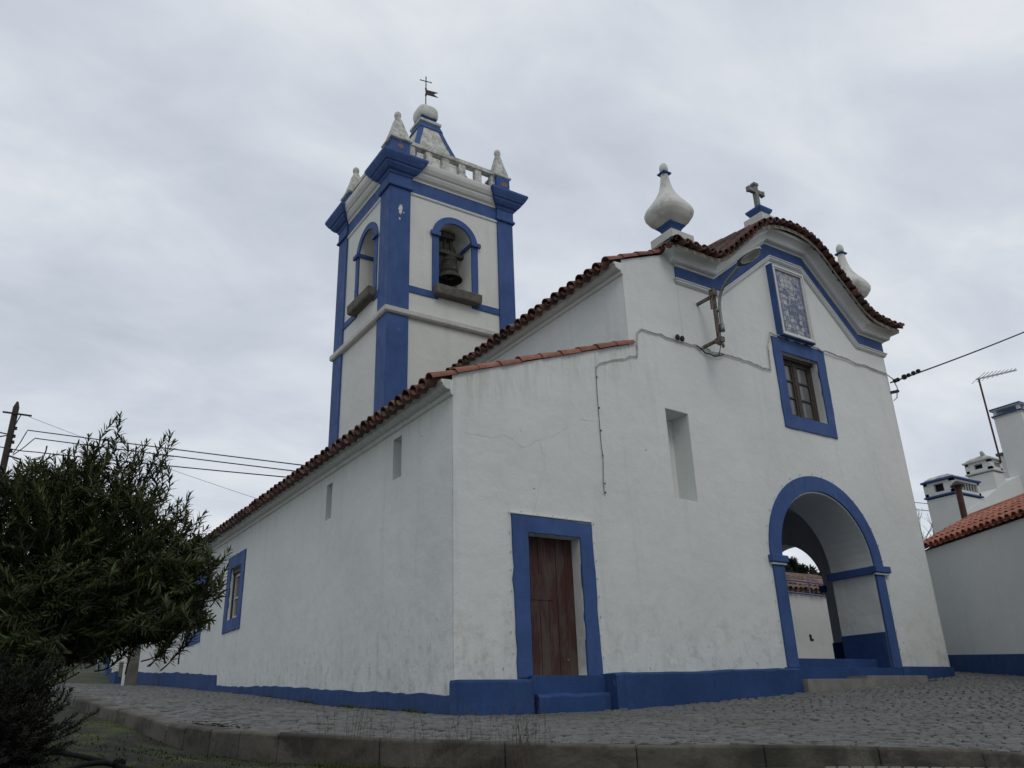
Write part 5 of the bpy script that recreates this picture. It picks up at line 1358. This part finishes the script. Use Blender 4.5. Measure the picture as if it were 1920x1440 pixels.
# tufts growing in the joints by the kerb and at the foot of the plinth
tb_ = MB(); JA = [.36+.024*k+random.gauss(0, .004) for k in range(34) if k > 8 or random.random() < .5]
for _ in range(5200):
    if rng.random() < .86:
        az = rng.choice(JA)+rng.gauss(0, .004); r = kr(az)+.16+abs(rng.gauss(0, .09)); x, y = r*math.sin(az), r*math.cos(az); h = rng.uniform(.008, .018)
    else:
        x = 5.53-abs(rng.gauss(0, .03)); y = 10+rng.choice([.9, 1.1, 3.2, 3.4, 5.2, 2.1, 7.5])+rng.gauss(0, .18); h = rng.uniform(.02, .07)
    f = rng.random(); tb_.cur = (.035+.035*f, .055+.035*f, .006); a = rng.uniform(0, 6.28)
    leafblade(tb_, Vector((x, y, gz(x, y)-.008)), Vector((math.cos(a)*.8, math.sin(a)*.8, 1)), Vector((math.cos(a), math.sin(a), 0)), h, .010, .1, .2)
tag(tb_.build('weeds_in_joints', 'leaf2', tint=True), 'small green weeds in the paving joints', 'weeds', kind='stuff')
# dry stalks by the kerb
for (px_, lbl, n, sd_) in ((.50, 'sparse dry weed stalks left of centre before the kerb', 26, 1), (.40, 'bushy dry weed with a dark base before the kerb', 24, 2), (.59, 'tall dry weed stalks before the kerb below the corner bench', 34, 3)):
    rng = random.Random(sd_); b = MB(); r = kr(px_)-.35
    for _ in range(n):
        a = px_+rng.gauss(0, .022); rr_ = r+rng.gauss(0, .05); x, y = rr_*math.sin(a), rr_*math.cos(a); z = lowz(a, rr_)-.03
        hgt = rng.uniform(.22, .42); lean = Vector((rng.gauss(0, .12), rng.gauss(0, .08), 1)).normalized()
        P = [Vector((x, y, z))+lean*hgt*t+Vector((rng.gauss(0, .003), 0, 0))+Vector((lean.x, lean.y, 0))*hgt*.35*t*t for t in (0, .3, .6, 1)]
        b.tube(P, [.0014, .0012, .0009, .0006], 4)
        for k in range(3):
            t = rng.uniform(.5, 1); p = P[2].lerp(P[3], (t-.5)*2); b.tube([p, p+Vector((rng.gauss(0, .012), rng.gauss(0, .012), .02))], .0011, 4)
    tag(b.build('dry_weed', 'dry'), lbl, 'weed', 'dry weeds before the kerb')
# hose
def hp(pts):
    return [Vector((r*math.sin(a), r*math.cos(a), lowz(a, r)+.02)) for a, r in pts]
def spot(a, el):      # where the bank meets a sight line of this slope
    return min((abs(low(r*math.sin(a), r*math.cos(a))+.02-el*r), r) for r in [2.6+.02*i for i in range(220)] if r < kr(a)-.1)[1]
H1 = [(a, spot(a, e_)) for a, e_ in ((.085, -.012), (.113, -.0175), (.153, -.028), (.179, -.037), (.218, -.044), (.27, -.052))]
hz = thing('garden_hose', 'black irrigation hose lying on the mossy bank', 'hose', (1.0, 3.8, -.2))
one(lambda b: b.tube(catmull([tuple(p) for p in hp(H1)], 8), .013, 8), 'main_hose', 'hose', hz, smooth=True)
one(lambda b: b.tube(catmull([tuple(p) for p in hp([(.115, H1[2][1]-.55), (.13, H1[2][1]-.25), (.15, H1[2][1]-.06), (.165, (H1[2][1]+H1[3][1])/2)])], 8), .011, 8), 'branch_hose', 'hose', hz, smooth=True)
one(lambda b: b.tube([tuple(p+Vector((0, 0, .01))) for p in hp([(.164, (H1[2][1]+H1[3][1])/2), (.169, (H1[2][1]*.4+H1[3][1]*.6))])], .022, 8), 'coupling', 'hose', hz)
# leaf litter patch on the street
lt = MB(); rng = random.Random(77)
for _ in range(70):
    x = 1.72+rng.gauss(0, .09); y = 6.6+rng.gauss(0, .16); a = rng.uniform(0, 6.28); lt.cur = random.choice([(.05, .04, .025), (.03, .025, .018), (.10, .08, .05)])
    leafblade(lt, Vector((x, y, gz(x, y)+.008)), Vector((math.cos(a), math.sin(a), .15)), Vector((0, 0, 1)), rng.uniform(.03, .08), .018)
tag(lt.build('leaf_litter', 'leaf2', tint=True), 'scatter of dead leaves on the cobbles near the kerb', 'leaf litter', kind='stuff')
# dark conifer behind the outbuilding
def bushy(name, label, cat, c_, R, n, col, L, W, trunk_z, seed, blobs):
    rng = random.Random(seed); tr = thing(name, label, cat, (c_[0], c_[1], trunk_z)); lb = MB()
    one(lambda b: b.tube([(c_[0], c_[1], trunk_z), (c_[0]+.05, c_[1], c_[2]*.6+trunk_z*.4), (c_[0], c_[1], c_[2])], [R*.09, R*.07, R*.03], 8), 'trunk', 'bark', tr)
    for _ in range(n):
        bx, by, bz, br_ = rng.choice(blobs); q = Vector((rng.gauss(0, 1), rng.gauss(0, 1), rng.gauss(0, 1))).normalized()*br_*rng.uniform(.45, 1)**.6
        P = Vector((c_[0]+bx, c_[1]+by, c_[2]+bz))+q; d = (q.normalized()+Vector((0, 0, .8))+Vector((rng.gauss(0, .4), rng.gauss(0, .4), rng.gauss(0, .4))))
        f = rng.uniform(.55, 1.3); lb.cur = tuple(x*f for x in col); leafblade(lb, P, d, Vector((rng.gauss(0, 1), rng.gauss(0, 1), .5)), L*rng.uniform(.6, 1.2), W)
    lb.build('crown', 'leaf2', tr, tint=True)
bl = [(random.uniform(-1.9, 1.9), random.uniform(-.8, .8), random.uniform(-1.0, .35), random.uniform(.3, .6)) for _ in range(26)]+[(x, 0, .55+random.uniform(0, .35), .16) for x in (-1.5, -1.1, -.7, -.2, .3, .8, 1.3)]+[(x, 0, .9+random.uniform(0, .3), .10) for x in (-1.1, -.2, .3)]
bushy('conifer', 'dark conifer rising behind the outbuilding seen through the arch', 'tree', (28.2, 22.0, 4.25), 1.9, 6500, (.020, .032, .016), .26, .06, 1.0, 5, bl)
# bare tree between church and chimneys
def bare():
    rng = random.Random(6); tr = thing('bare_tree', 'leafless tree between the church edge and the first chimney', 'tree', (27.0, 15.5, 1.0)); b = MB()
    def grow(P, d, L, r, lev):
        n = 4; pts = [P]
        for k in range(n): d = (d+Vector((rng.gauss(0, .10), rng.gauss(0, .10), rng.gauss(.03, .08)))).normalized(); pts.append(pts[-1]+d*L/n)
        b.tube(pts, [r*(1-.45*k/n) for k in range(n+1)], 5, False)
        if lev == 0: return
        for k in range(3 if lev > 1 else 4):
            i = rng.choice((2, 3, 4)); nd = (d+Vector((rng.gauss(0, .5), rng.gauss(0, .5), rng.gauss(.25, .3)))).normalized(); grow(pts[i], nd, L*rng.uniform(.55, .8), r*.55, lev-1)
    grow(Vector((26.9, 15.5, 1.0)), Vector((0, 0, 1)), 2.15, .08, 4); grow(Vector((27.0, 15.5, 1.0)), Vector((.05, 0, 1)), 2.4, .07, 4); grow(Vector((26.7, 15.6, 1.0)), Vector((-.06, 0, 1)), 2.3, .06, 4)
    b.build('branches', 'bark', tr)
bare()
for z in (6.35, 6.10):
    b = MB(); b.tube(sag(Vector((22.5, 16, z)), Vector((36, 14.5, z+.35)), .1), .012, 5)
    tag(b.build('overhead_wire', 'cable'), 'thin wire crossing behind the chimneys and the leafless tree', 'wire', 'wires behind the chimneys')
# scrub on the hill
rng = random.Random(14); hb = MB()
for _ in range(260):
    x = rng.uniform(-8, 14); y = rng.uniform(49, 66); t_ = (y-48)/60; z = 2.6+10*t_**.8*(.6+.4*math.sin(x*.06+2)); R = rng.uniform(.35, 1.0)
    base = random.choice([(.022, .032, .012), (.045, .034, .02), (.03, .036, .015), (.055, .045, .03)])
    for _ in range(34):
        q = Vector((rng.gauss(0, 1), rng.gauss(0, 1), abs(rng.gauss(0, .8)))).normalized()*R*rng.uniform(.5, 1); f = rng.uniform(.6, 1.3); hb.cur = tuple(c_*f*.8 for c_ in base)
        leafblade(hb, Vector((x, y, z))+q, q+Vector((0, 0, R*.4)), Vector((rng.gauss(0, 1), rng.gauss(0, 1), 1)), .35, .14)
tag(hb.build('hillside_scrub', 'leaf2', tint=True), 'dark scrub covering the bank behind the street', 'scrub', kind='stuff')
